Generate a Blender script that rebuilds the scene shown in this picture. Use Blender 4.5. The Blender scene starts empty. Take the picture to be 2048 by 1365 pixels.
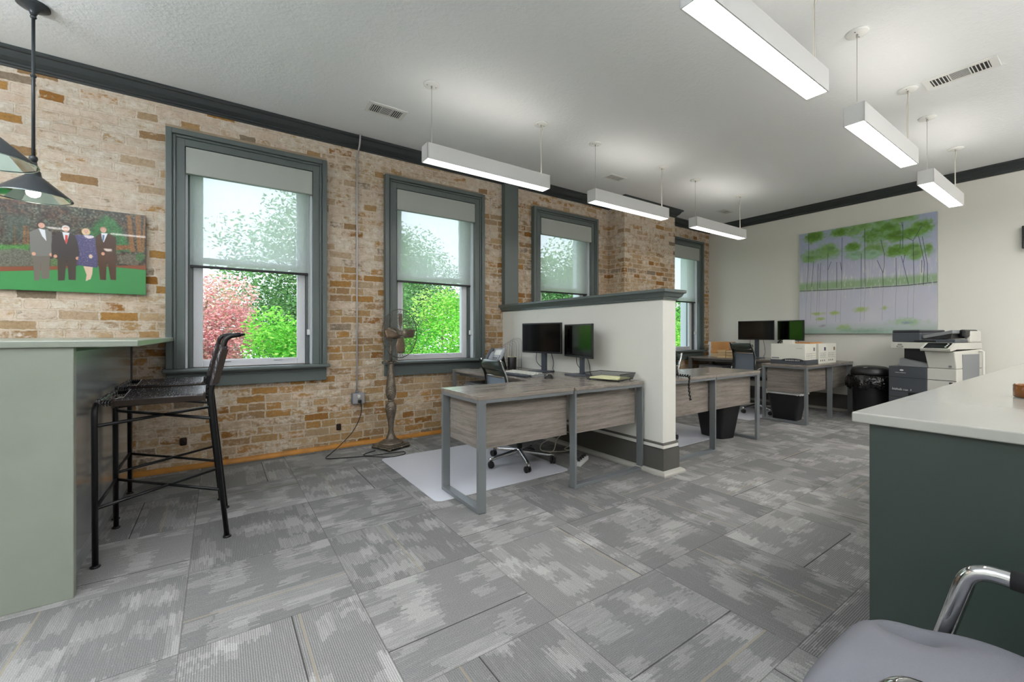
import bpy, bmesh, math, random
import numpy as np
from mathutils import Vector, Matrix, Quaternion
random.seed(7); rng = np.random.default_rng(11)
S = bpy.context.scene
COL = S.collection
PI = math.pi

# ------------------------------------------------------------------ place
H = 1.13            # eye height
YW = 4.45           # face of the brick wall
XW = 7.55           # face of the painted wall
ZC = 3.115          # ceiling
XL, YB = -3.2, -3.0 # the two walls behind the viewer

def lin(c):
    return tuple(((v/255.)/12.92 if v <= 10 else (((v/255.)+.055)/1.055)**2.4) for v in c[:3])
def rgba(c): return (*lin(c), 1.)

# ------------------------------------------------------------------ materials
class NT:
    def __init__(s, name):
        s.m = bpy.data.materials.new(name); s.m.use_nodes = True
        s.t = s.m.node_tree; s.t.nodes.clear()
        s.out = s.n('ShaderNodeOutputMaterial')
    def n(s, typ, **kw):
        nd = s.t.nodes.new(typ)
        for k, v in kw.items(): setattr(nd, k, v)
        return nd
    def l(s, a, b): s.t.links.new(a, b)
    def set(s, sock, v):
        if isinstance(v, (int, float)): sock.default_value = v
        elif isinstance(v, tuple): sock.default_value = v
        else: s.l(v, sock)
    def math(s, op, a, b=0., c=0., clamp=False):
        nd = s.n('ShaderNodeMath', operation=op, use_clamp=clamp)
        s.set(nd.inputs[0], a); s.set(nd.inputs[1], b); s.set(nd.inputs[2], c)
        return nd.outputs[0]
    def mix(s, f, a, b, mode='MIX'):
        nd = s.n('ShaderNodeMix', data_type='RGBA', blend_type=mode)
        s.set(nd.inputs[0], f); s.set(nd.inputs[6], a); s.set(nd.inputs[7], b)
        return nd.outputs[2]
    def noise(s, vec, scale, detail=2., rough=.5):
        nd = s.n('ShaderNodeTexNoise'); s.l(vec, nd.inputs['Vector'])
        nd.inputs['Scale'].default_value = scale; nd.inputs['Detail'].default_value = detail
        nd.inputs['Roughness'].default_value = rough
        return nd.outputs['Fac']
    def wn(s, vec=None, w=None):
        nd = s.n('ShaderNodeTexWhiteNoise', noise_dimensions='1D' if vec is None else '3D')
        if vec is not None: s.l(vec, nd.inputs['Vector'])
        else: s.set(nd.inputs['W'], w)
        return nd.outputs['Value']
    def ramp(s, f, stops, interp='LINEAR'):
        nd = s.n('ShaderNodeValToRGB'); s.l(f, nd.inputs[0]); cr = nd.color_ramp; cr.interpolation = interp
        while len(cr.elements) < len(stops): cr.elements.new(.5)
        for e, (p, c) in zip(cr.elements, stops): e.position = p; e.color = c if len(c) == 4 else (*c, 1.)
        return nd.outputs[0]
    def comb(s, x, y, z=0.):
        nd = s.n('ShaderNodeCombineXYZ')
        for i, v in enumerate((x, y, z)): s.set(nd.inputs[i], v)
        return nd.outputs[0]
    def sep(s, v):
        nd = s.n('ShaderNodeSeparateXYZ'); s.l(v, nd.inputs[0]); return nd.outputs
    def pos(s): return s.n('ShaderNodeNewGeometry').outputs['Position']
    def obj(s): return s.n('ShaderNodeTexCoord').outputs['Object']
    def mapping(s, vec, scale=(1, 1, 1), rot=(0, 0, 0)):
        nd = s.n('ShaderNodeMapping'); s.l(vec, nd.inputs[0])
        nd.inputs['Scale'].default_value = scale; nd.inputs['Rotation'].default_value = rot
        return nd.outputs[0]
    def bump(s, h, strength=.3, dist=.01):
        nd = s.n('ShaderNodeBump'); s.l(h, nd.inputs['Height'])
        nd.inputs['Strength'].default_value = strength; nd.inputs['Distance'].default_value = dist
        return nd.outputs[0]
    def pbr(s, color, rough=.5, metal=0., normal=None, spec=None, **kw):
        p = s.n('ShaderNodeBsdfPrincipled')
        s.set(p.inputs['Base Color'], color); s.set(p.inputs['Roughness'], rough); s.set(p.inputs['Metallic'], metal)
        if normal is not None: s.l(normal, p.inputs['Normal'])
        if spec is not None: p.inputs['Specular IOR Level'].default_value = spec
        for k, v in kw.items(): s.set(p.inputs[k.replace('_', ' ')], v)
        s.l(p.outputs[0], s.out.inputs[0]); return p

def plain(name, c, rough=.5, metal=0., spec=None, grain=0., gscale=60., var=0., **kw):
    t = NT(name); o = t.obj(); col = rgba(c); nrm = None
    if var:
        f = t.noise(o, gscale*.2, 3.)
        col = t.mix(f, rgba(tuple(v*(1-var) for v in c)), rgba(tuple(min(255, v*(1+var)) for v in c)))
    if grain: nrm = t.bump(t.noise(o, gscale, 3.), grain, .003)
    t.pbr(col, rough, metal, nrm, spec, **kw); return t.m
def emit(name, c, strength):
    t = NT(name); e = t.n('ShaderNodeEmission'); e.inputs[0].default_value = rgba(c); e.inputs[1].default_value = strength
    t.l(e.outputs[0], t.out.inputs[0]); return t.m
def vcol(name, rough=.6, spec=.5, coat=0., bumpy=0.):
    t = NT(name); a = t.n('ShaderNodeVertexColor'); a.layer_name = 'col'
    nrm = t.bump(t.noise(t.obj(), 220., 2.), bumpy, .002) if bumpy else None
    t.pbr(a.outputs[0], rough, 0., nrm, spec, Coat_Weight=coat, Coat_Roughness=.03); return t.m

M = {}
M['white_wall'] = plain('painted_wall', (226, 224, 216), .6, grain=.08, gscale=180.)
M['white_end'] = M['white_wall']
def ceiling_mat():
    t = NT('textured_ceiling'); p = t.pos()
    n = t.math('MULTIPLY', t.math('POWER', t.noise(p, 38., 4., .6), 2.), 1.)
    m = t.noise(p, 1.3, 2.)
    t.pbr(rgba((236, 238, 240)), .65, 0., t.bump(t.math('MULTIPLY', n, m), .35, .02)); return t.m
M['ceiling'] = ceiling_mat()
M['trim'] = plain('grey_green_paint', (86, 95, 93), .35, grain=.04, gscale=90.)
M['crown'] = plain('shaded_grey_green_paint', (50, 55, 56), .33)  # same paint as the trim, darkened: its shade is in the colour
M['base_grey'] = plain('charcoal_baseboard_paint', (84, 83, 78), .4)
M['base_white'] = plain('grey_white_shoe_paint', (170, 168, 160), .45)
M['vinyl'] = plain('white_vinyl', (222, 223, 228), .35)
M['oak'] = plain('golden_wood', (176, 120, 48), .5, var=.25, gscale=40.)
M['steel'] = plain('silver_powder_coat', (126, 130, 133), .38, .35)
M['chrome'] = plain('chrome', (215, 216, 218), .08, 1.)
M['alu'] = plain('polished_aluminium', (200, 200, 200), .22, 1.)
M['black'] = plain('black_plastic', (22, 22, 24), .4)
M['black_gloss'] = plain('black_gloss_plastic', (10, 10, 11), .12)
M['black_rubber'] = plain('black_rubber', (20, 20, 21), .6)
M['blackmetal'] = plain('black_metal', (24, 24, 26), .35, .4)
M['screen'] = plain('dark_screen', (6, 7, 7), .12, spec=.5)
M['standblue'] = plain('slate_plastic', (62, 68, 78), .4)
M['white_plastic'] = plain('white_plastic', (228, 228, 226), .4)
M['lamp_body'] = plain('lamp_white_metal', (214, 214, 214), .4)
M['grey_plastic'] = plain('grey_plastic', (150, 152, 156), .42)
M['light_grey'] = plain('warm_light_grey_plastic', (205, 204, 196), .42)
M['dark_grey'] = plain('dark_grey_plastic', (72, 76, 82), .42)
M['mid_grey'] = plain('mid_grey_plastic', (128, 131, 134), .45)
M['lens'] = emit('lamp_lens', (255, 252, 246), 4.)
M['uplens'] = emit('lamp_up_lens', (255, 250, 240), 3.2)
M['bulb'] = emit('bulb_glow', (255, 246, 232), 14.)
M['bronze'] = plain('aged_bronze', (112, 102, 90), .42, .6, grain=.3, gscale=120., var=.3)
M['bronze_blade'] = plain('bronze_blade', (128, 108, 90), .35, .6)
M['mirror'] = plain('mirror_facets', (210, 222, 220), .06, 1.)
M['shade'] = plain('charcoal_shade', (58, 62, 66), .32, .3)
M['iron'] = plain('rusty_iron', (46, 30, 22), .8, .3)
M['paper'] = plain('paper', (232, 232, 236), .7)
M['cream'] = plain('cream_paper', (226, 224, 178), .7)
M['manila'] = plain('manila_card', (196, 140, 84), .7, var=.12, gscale=30.)
M['manila_pale'] = plain('pale_manila_card', (214, 186, 142), .7, var=.1, gscale=30.)
M['cardboard'] = plain('white_cardboard', (226, 225, 214), .6)
M['print_dark'] = plain('printed_black', (44, 44, 46), .6)
M['print_blue'] = plain('printed_navy', (52, 48, 96), .6)
M['print_gold'] = plain('printed_olive', (120, 96, 46), .6)
M['white_ink'] = plain('white_ink', (226, 228, 232), .5)
M['grey_ink'] = plain('grey_ink', (120, 120, 122), .5)
M['leather'] = None
M['band'] = plain('rubber_band_brown', (92, 52, 36), .6)
M['amber'] = plain('amber_glass', (112, 62, 10), .15, spec=.6)
M['galv'] = plain('galvanised_steel', (172, 168, 168), .38, .45)
M['boxgrey'] = plain('grey_cast_metal', (128, 136, 146), .42, .35)
M['cord'] = plain('black_cord', (16, 16, 18), .5)
M['cordw'] = plain('white_cord', (214, 210, 196), .5)
M['quartz_sage'] = plain('sage_white_quartz', (138, 143, 133), .3, var=.05, gscale=30.)
M['quartz'] = plain('white_quartz', (154, 153, 146), .16, var=.02, gscale=30.)
M['cab'] = plain('dark_green_cabinet', (43, 54, 49), .42)
M['cabgrey'] = plain('dark_cabinet', (52, 58, 60), .4)
M['grey_fab'] = plain('grey_upholstery', (110, 110, 115), .85, grain=.5, gscale=900., spec=.2)
M['mesh_fab'] = plain('grey_mesh_back', (112, 124, 138), .55, grain=.4, gscale=500.)
M['vinyl_black'] = plain('black_vinyl', (48, 58, 54), .22)
M['lawn'] = plain('outdoor_grass', (70, 120, 50), .9, var=.3, gscale=8.)
M['bark'] = plain('tree_bark', (92, 78, 66), .9, grain=.5, gscale=30.)
M['outer_wall'] = plain('outer_jamb_white', (226, 230, 236), .6)

def leather_mat():
    t = NT('scuffed_black_leather'); o = t.obj()
    def scr(rot, sc): return t.math('MULTIPLY', t.math('SUBTRACT', t.noise(t.mapping(o, sc, (0, 0, rot)), 1., 2., .5), .64, clamp=True), 9., clamp=True)
    s = t.math('MAXIMUM', t.math('MAXIMUM', scr(.7, (170, 26, 20)), scr(-.5, (190, 22, 20))), scr(1.3, (140, 30, 20)))
    s = t.math('MULTIPLY', s, t.math('ADD', .25, t.noise(o, 7., 2.)))
    c = t.mix(s, rgba((62, 57, 62)), rgba((210, 208, 212)))
    t.pbr(c, t.math('ADD', .27, t.math('MULTIPLY', s, .2)), 0., t.bump(t.noise(o, 90., 3.), .15, .003), .8); return t.m
M['leather'] = leather_mat()
M['leather_edge'] = plain('brown_leather_edge', (40, 31, 25), .45, spec=.25, var=.25, gscale=60.)

def steel_panel():
    t = NT('brushed_steel_panel'); o = t.obj()
    st = t.noise(t.mapping(o, (1., 160., 1.2)), 1., 3.)
    p = t.pbr(rgba((210, 213, 214)), t.math('ADD', .14, t.math('MULTIPLY', st, .12)), .65, t.bump(st, .05, .002)); return t.m
M['steel_panel'] = steel_panel()

def wood(name, axis):
    t = NT(name); o = t.obj()
    sc = [9., 9., 26.]; sc[axis] = 1.4
    if axis == 2: sc = [20., 20., 1.4]
    v = t.mapping(o, tuple(sc))
    big = t.noise(v, 1.6, 5., .62)
    d = t.n('ShaderNodeVectorMath', operation='ADD'); t.l(v, d.inputs[0]); t.l(t.comb(t.math('MULTIPLY', big, 1.2), t.math('MULTIPLY', big, 2.), 0.), d.inputs[1])
    fine = t.noise(d.outputs[0], 9., 6., .7)
    f = t.math('ADD', t.math('MULTIPLY', big, .5), t.math('MULTIPLY', fine, .5))
    c = t.ramp(f, [(.34, rgba((98, 91, 84))), (.46, rgba((126, 118, 110))), (.56, rgba((142, 134, 126))), (.68, rgba((156, 148, 140)))])
    t.pbr(c, .24, 0., t.bump(fine, .05, .002)); return t.m
M['wood_x'] = wood('grey_oak_grain_x', 0); M['wood_y'] = wood('grey_oak_grain_y', 1)

def brick_mat():
    t = NT('whitewashed_brick'); p = t.pos(); q = t.sep(p)
    u = t.math('ADD', q[0], q[1]); base = t.comb(u, q[2], 0.)
    def warp(vec, scale, amt, det):
        n1 = t.n('ShaderNodeTexNoise'); t.l(vec, n1.inputs['Vector']); n1.inputs['Scale'].default_value = scale; n1.inputs['Detail'].default_value = det
        off = t.n('ShaderNodeVectorMath', operation='SUBTRACT'); t.l(n1.outputs['Color'], off.inputs[0]); off.inputs[1].default_value = (.5, .5, .5)
        sc = t.n('ShaderNodeVectorMath', operation='SCALE'); t.l(off.outputs[0], sc.inputs[0]); sc.inputs['Scale'].default_value = amt
        vv = t.n('ShaderNodeVectorMath', operation='ADD'); t.l(vec, vv.inputs[0]); t.l(sc.outputs[0], vv.inputs[1]); return vv.outputs[0]
    wv = warp(warp(base, 2.4, .03, 2.), 34., .024, 5.)
    def bricks(w, shift):
        b = t.n('ShaderNodeTexBrick', offset=.5, offset_frequency=2, squash=.62, squash_frequency=3)
        t.l(wv, b.inputs['Vector'])
        b.inputs['Color1'].default_value = (0, 0, 0, 1); b.inputs['Color2'].default_value = (1, 1, 1, 1); b.inputs['Mortar'].default_value = (.5, .5, .5, 1)
        b.inputs['Scale'].default_value = 1.; b.inputs['Mortar Size'].default_value = .0085; b.inputs['Mortar Smooth'].default_value = .5
        b.inputs['Brick Width'].default_value = w; b.inputs['Row Height'].default_value = .0725; return b
    b = bricks(.218, 0.); r1v = t.math('MULTIPLY', b.outputs['Color'], 1.); mort = b.outputs['Fac']
    r2 = t.wn(w=t.math('MULTIPLY', r1v, 917.3)); r3 = t.wn(w=t.math('MULTIPLY', r1v, 331.7)); r4 = t.wn(w=t.math('MULTIPLY', r1v, 613.1))
    fine = t.noise(base, 42., 6., .72); med = t.noise(base, 8., 5., .65); big = t.noise(base, 1.2, 3.)
    pal = t.ramp(r2, [(0., rgba((176, 142, 98))), (.18, rgba((192, 164, 128))), (.36, rgba((160, 128, 92))), (.5, rgba((190, 166, 138))),
                      (.62, rgba((176, 150, 118))), (.74, rgba((174, 130, 74))), (.86, rgba((152, 106, 52))), (.95, rgba((142, 126, 108)))], 'CONSTANT')
    pal = t.mix(t.math('MULTIPLY', t.math('SUBTRACT', fine, .42, clamp=True), 2.6, clamp=True), pal, t.mix(.55, pal, rgba((70, 50, 30))))
    bare = t.math('GREATER_THAN', r3, .84)
    def cen(n, k): return t.math('MULTIPLY', t.math('SUBTRACT', n, .5), k)
    n14 = t.noise(t.mapping(base, (1., 1.5, 1.)), 13., 6., .66)
    w = t.math('ADD', t.math('ADD', cen(n14, 2.6), cen(fine, 1.6)), t.math('ADD', cen(big, .9), cen(r4, .55)))
    w = t.math('ADD', w, t.math('MULTIPLY', t.math('SUBTRACT', q[2], 1.45), .19))
    w = t.math('ADD', w, t.math('MAXIMUM', t.math('MULTIPLY', t.math('SUBTRACT', .9, q[0]), .11), -.10))
    w = t.math('SUBTRACT', w, t.math('MULTIPLY', bare, t.math('MULTIPLY', t.math('SUBTRACT', 1., mort), 1.)))
    w = t.math('ADD', t.math('MULTIPLY', w, 2.3), .5, 0., True)
    wash = t.mix(t.math('ADD', cen(t.noise(base, 22., 6., .7), 2.2), .5, 0., True), rgba((192, 172, 148)), rgba((240, 236, 228)))
    wash = t.mix(t.math('MULTIPLY', t.math('GREATER_THAN', r2, .45), .32), wash, rgba((214, 182, 156)))
    mc = t.mix(t.noise(base, 26., 4., .6), rgba((166, 148, 122)), rgba((218, 206, 186)))
    c = t.mix(mort, pal, mc)
    c = t.mix(t.math('MULTIPLY', w, .84), c, wash)
    pits = t.math('MULTIPLY', t.math('SUBTRACT', t.noise(base, 70., 6., .8), .62, clamp=True), 8., clamp=True)
    c = t.mix(t.math('MULTIPLY', pits, .7), c, rgba((86, 68, 50)))
    # open joints and cracks along the mortar lines
    edge = t.math('MULTIPLY', t.math('SUBTRACT', 1., t.math('ABSOLUTE', t.math('SUBTRACT', t.math('MULTIPLY', mort, 2.), 1.))), t.math('GREATER_THAN', t.noise(base, 5., 3.), .52), clamp=True)
    c = t.mix(t.math('MULTIPLY', t.math('MULTIPLY', edge, t.math('MULTIPLY', t.math('SUBTRACT', fine, .5, clamp=True), 5., clamp=True)), .45), c, rgba((96, 78, 58)))
    soot = t.math('MULTIPLY', t.math('SUBTRACT', t.noise(t.mapping(base, (1.6, 5., 1.)), 2.2, 5., .75), .60, clamp=True), 5., clamp=True)
    c = t.mix(t.math('MULTIPLY', soot, .55), c, rgba((100, 94, 86)))
    h = t.math('ADD', t.math('MULTIPLY', t.math('SUBTRACT', 1., mort), .6), t.math('ADD', t.math('MULTIPLY', fine, 1.3), t.math('MULTIPLY', r4, .25)))
    h = t.math('SUBTRACT', h, t.math('MULTIPLY', pits, .6))
    t.pbr(c, .88, 0., t.bump(h, .6, .012), .25); return t.m
M['brick'] = brick_mat()
M['lintel'] = plain('weathered_lintel_wood', (150, 132, 112), .8, var=.3, gscale=30., grain=.3)

def carpet_mat():
    t = NT('patterned_carpet_tile'); q = t.sep(t.pos())
    T = .612
    x = t.math('DIVIDE', t.math('ADD', q[0], .116), T); y = t.math('DIVIDE', t.math('SUBTRACT', q[1], 2.514), T)
    ix = t.math('FLOOR', x); iy = t.math('FLOOR', y); fx = t.math('SUBTRACT', x, ix); fy = t.math('SUBTRACT', y, iy)
    par = t.math('MODULO', t.math('ADD', t.math('ADD', ix, iy), 100.), 2.)
    def sw(a, b): return t.math('ADD', t.math('MULTIPLY', a, t.math('SUBTRACT', 1., par)), t.math('MULTIPLY', b, par))
    s = sw(fx, fy); u = sw(fy, fx)           # ribs run along u, change across s
    idv = t.comb(ix, iy, 3.1); r0 = t.wn(idv); r1 = t.wn(t.comb(iy, ix, 9.7)); r2 = t.wn(t.comb(ix, iy, 5.5))
    S2 = t.math('ADD', s, t.math('MULTIPLY', r0, 17.)); U2 = t.math('ADD', u, t.math('MULTIPLY', r1, 23.))
    # fine ribs
    rib = t.math('SINE', t.math('MULTIPLY', s, 2*PI*84.))
    rib = t.math('ADD', .5, t.math('MULTIPLY', rib, .5))
    lin1 = t.wn(w=t.math('FLOOR', t.math('MULTIPLY', S2, 62.)))
    # blocky woven patches
    def blocks(a, b, seed, ragged):
        sf = t.math('FLOOR', t.math('MULTIPLY', S2, a)); 
        jit = t.math('MULTIPLY', t.math('SUBTRACT', t.wn(w=t.math('FLOOR', t.math('MULTIPLY', S2, 62.))), .5), ragged)
        uf = t.math('FLOOR', t.math('MULTIPLY', t.math('ADD', U2, jit), b))
        return t.wn(t.comb(sf, uf, seed))
    b1 = blocks(4.2, 4.6, 1., .07); b2 = blocks(9., 6.5, 2., .12); b3 = blocks(3.1, 7., 4., .05)
    pat = t.math('ADD', t.math('MULTIPLY', t.math('GREATER_THAN', b1, .62), .55), t.math('MULTIPLY', t.math('GREATER_THAN', b2, .72), .5))
    pat = t.math('SUBTRACT', pat, t.math('MULTIPLY', t.math('GREATER_THAN', b3, .78), .45))
    streak = t.noise(t.comb(t.math('MULTIPLY', S2, 55.), t.math('MULTIPLY', U2, 5.), 0.), 1., 2.)
    pat = t.math('ADD', pat, t.math('MULTIPLY', t.math('SUBTRACT', streak, .5), 1.1), 0., True)
    tone = t.math('ADD', .42, t.math('MULTIPLY', t.math('SUBTRACT', r2, .5), .20))
    v = t.math('ADD', tone, t.math('MULTIPLY', pat, .29))
    nz = t.noise(t.pos(), 260., 3., .7)
    v = t.math('ADD', v, t.math('MULTIPLY', t.math('SUBTRACT', nz, .5), .95))
    v = t.math('ADD', v, t.math('MULTIPLY', t.math('SUBTRACT', rib, .62), t.math('ADD', .08, t.math('MULTIPLY', r1, .26))))
    c = t.ramp(v, [(.0, rgba((74, 75, 76))), (.4, rgba((118, 117, 116))), (.75, rgba((158, 156, 154))), (1., rgba((190, 188, 186)))])
    # one thin tan and one dark thread per tile, and the seams
    ps = t.math('ADD', .15, t.math('MULTIPLY', r1, .7))
    tan = t.math('LESS_THAN', t.math('ABSOLUTE', t.math('SUBTRACT', s, ps)), .0065)
    tan = t.math('MULTIPLY', tan, t.math('GREATER_THAN', r0, .35))
    c = t.mix(t.math('MULTIPLY', tan, .7), c, rgba((146, 137, 120)))
    pd = t.math('ADD', .12, t.math('MULTIPLY', r0, .75))
    dk = t.math('MULTIPLY', t.math('LESS_THAN', t.math('ABSOLUTE', t.math('SUBTRACT', s, pd)), .0042), t.math('GREATER_THAN', r2, .3))
    c = t.mix(t.math('MULTIPLY', dk, .8), c, rgba((46, 44, 42)))
    ed = t.math('MINIMUM', t.math('MINIMUM', fx, t.math('SUBTRACT', 1., fx)), t.math('MINIMUM', fy, t.math('SUBTRACT', 1., fy)))
    c = t.mix(t.math('MULTIPLY', t.math('LESS_THAN', ed, .003), .5), c, rgba((60, 58, 56)))
    h = t.math('ADD', t.math('MULTIPLY', rib, .6), nz)
    t.pbr(c, .95, 0., t.bump(h, .35, .004), .1); return t.m
M['carpet'] = carpet_mat()

def glass_mat():
    t = NT('window_glass'); tr = t.n('ShaderNodeBsdfTransparent'); gl = t.n('ShaderNodeBsdfGlossy'); gl.inputs['Roughness'].default_value = .02
    lw = t.n('ShaderNodeFresnel'); lw.inputs['IOR'].default_value = 1.25
    mx = t.n('ShaderNodeMixShader'); t.l(lw.outputs[0], mx.inputs[0]); t.l(tr.outputs[0], mx.inputs[1]); t.l(gl.outputs[0], mx.inputs[2])
    tr.inputs[0].default_value = (.97, .99, .98, 1.)
    t.l(mx.outputs[0], t.out.inputs[0]); return t.m
M['glass'] = glass_mat()
def blind_mat():
    t = NT('sheer_roller_fabric'); o = t.obj()
    tr = t.n('ShaderNodeBsdfTransparent'); df = t.n('ShaderNodeBsdfDiffuse'); tl = t.n('ShaderNodeBsdfTranslucent')
    c = rgba((214, 222, 218)); df.inputs[0].default_value = c; tl.inputs[0].default_value = c
    m1 = t.n('ShaderNodeMixShader'); m1.inputs[0].default_value = .55; t.l(df.outputs[0], m1.inputs[1]); t.l(tl.outputs[0], m1.inputs[2])
    w = t.noise(t.mapping(o, (220., 1., 14.)), 1., 2.)
    f = t.math('ADD', .71, t.math('MULTIPLY', t.math('SUBTRACT', w, .5), .22))
    m2 = t.n('ShaderNodeMixShader'); t.l(f, m2.inputs[0]); t.l(tr.outputs[0], m2.inputs[1]); t.l(m1.outputs[0], m2.inputs[2])
    t.l(m2.outputs[0], t.out.inputs[0]); return t.m
M['blind'] = blind_mat()
M['valance'] = plain('grey_roller_fabric', (168, 172, 166), .8, grain=.2, gscale=500.)
def mat_mat():
    t = NT('clear_floor_mat'); q = t.sep(t.obj())
    tr = t.n('ShaderNodeBsdfTransparent'); tr.inputs[0].default_value = (.95, .96, .98, 1.)
    p = t.n('ShaderNodeBsdfPrincipled'); p.inputs['Base Color'].default_value = rgba((238, 239, 248)); p.inputs['Roughness'].default_value = .18
    p.inputs['Specular IOR Level'].default_value = .6
    v = t.n('ShaderNodeTexVoronoi'); t.l(t.obj(), v.inputs['Vector']); v.inputs['Scale'].default_value = 45.; v.inputs['Randomness'].default_value = 0.
    d = t.math('MULTIPLY', t.math('SUBTRACT', .34, v.outputs['Distance'], clamp=True), 3.)
    t.l(t.bump(d, .2, .003), p.inputs['Normal'])
    mx = t.n('ShaderNodeMixShader'); mx.inputs[0].default_value = .76
    t.l(tr.outputs[0], mx.inputs[1]); t.l(p.outputs[0], mx.inputs[2]); t.l(mx.outputs[0], t.out.inputs[0]); return t.m
M['chairmat'] = mat_mat()
def leaf_mat():
    t = NT('leaves'); a = t.n('ShaderNodeVertexColor'); a.layer_name = 'col'
    df = t.n('ShaderNodeBsdfDiffuse'); tl = t.n('ShaderNodeBsdfTranslucent'); t.l(a.outputs[0], df.inputs[0]); t.l(a.outputs[0], tl.inputs[0])
    mx = t.n('ShaderNodeMixShader'); mx.inputs[0].default_value = .45; t.l(df.outputs[0], mx.inputs[1]); t.l(tl.outputs[0], mx.inputs[2])
    t.l(mx.outputs[0], t.out.inputs[0]); return t.m
M['leaf'] = leaf_mat()
def bag_mat():
    t = NT('black_bin_liner'); t.pbr(rgba((12, 12, 13)), .16, 0., t.bump(t.noise(t.obj(), 11., 3., .5), .9, .05), .6); return t.m
M['bag'] = bag_mat()
def wiremesh_mat():
    t = NT('black_wire_mesh'); o = t.sep(t.obj())
    a = t.math('FRACT', t.math('MULTIPLY', t.math('ADD', t.math('ADD', o[0], o[1]), o[2]), 130.)); b = t.math('FRACT', t.math('MULTIPLY', t.math('SUBTRACT', t.math('ADD', o[0], o[1]), o[2]), 130.))
    f = t.math('MAXIMUM', t.math('LESS_THAN', a, .32), t.math('LESS_THAN', b, .32))
    tr = t.n('ShaderNodeBsdfTransparent'); p = t.n('ShaderNodeBsdfPrincipled'); p.inputs['Base Color'].default_value = rgba((40, 40, 42)); p.inputs['Metallic'].default_value = .5; p.inputs['Roughness'].default_value = .4
    mx = t.n('ShaderNodeMixShader'); t.l(f, mx.inputs[0]); t.l(tr.outputs[0], mx.inputs[1]); t.l(p.outputs[0], mx.inputs[2]); t.l(mx.outputs[0], t.out.inputs[0]); return t.m
M['wiremesh'] = wiremesh_mat()

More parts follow.
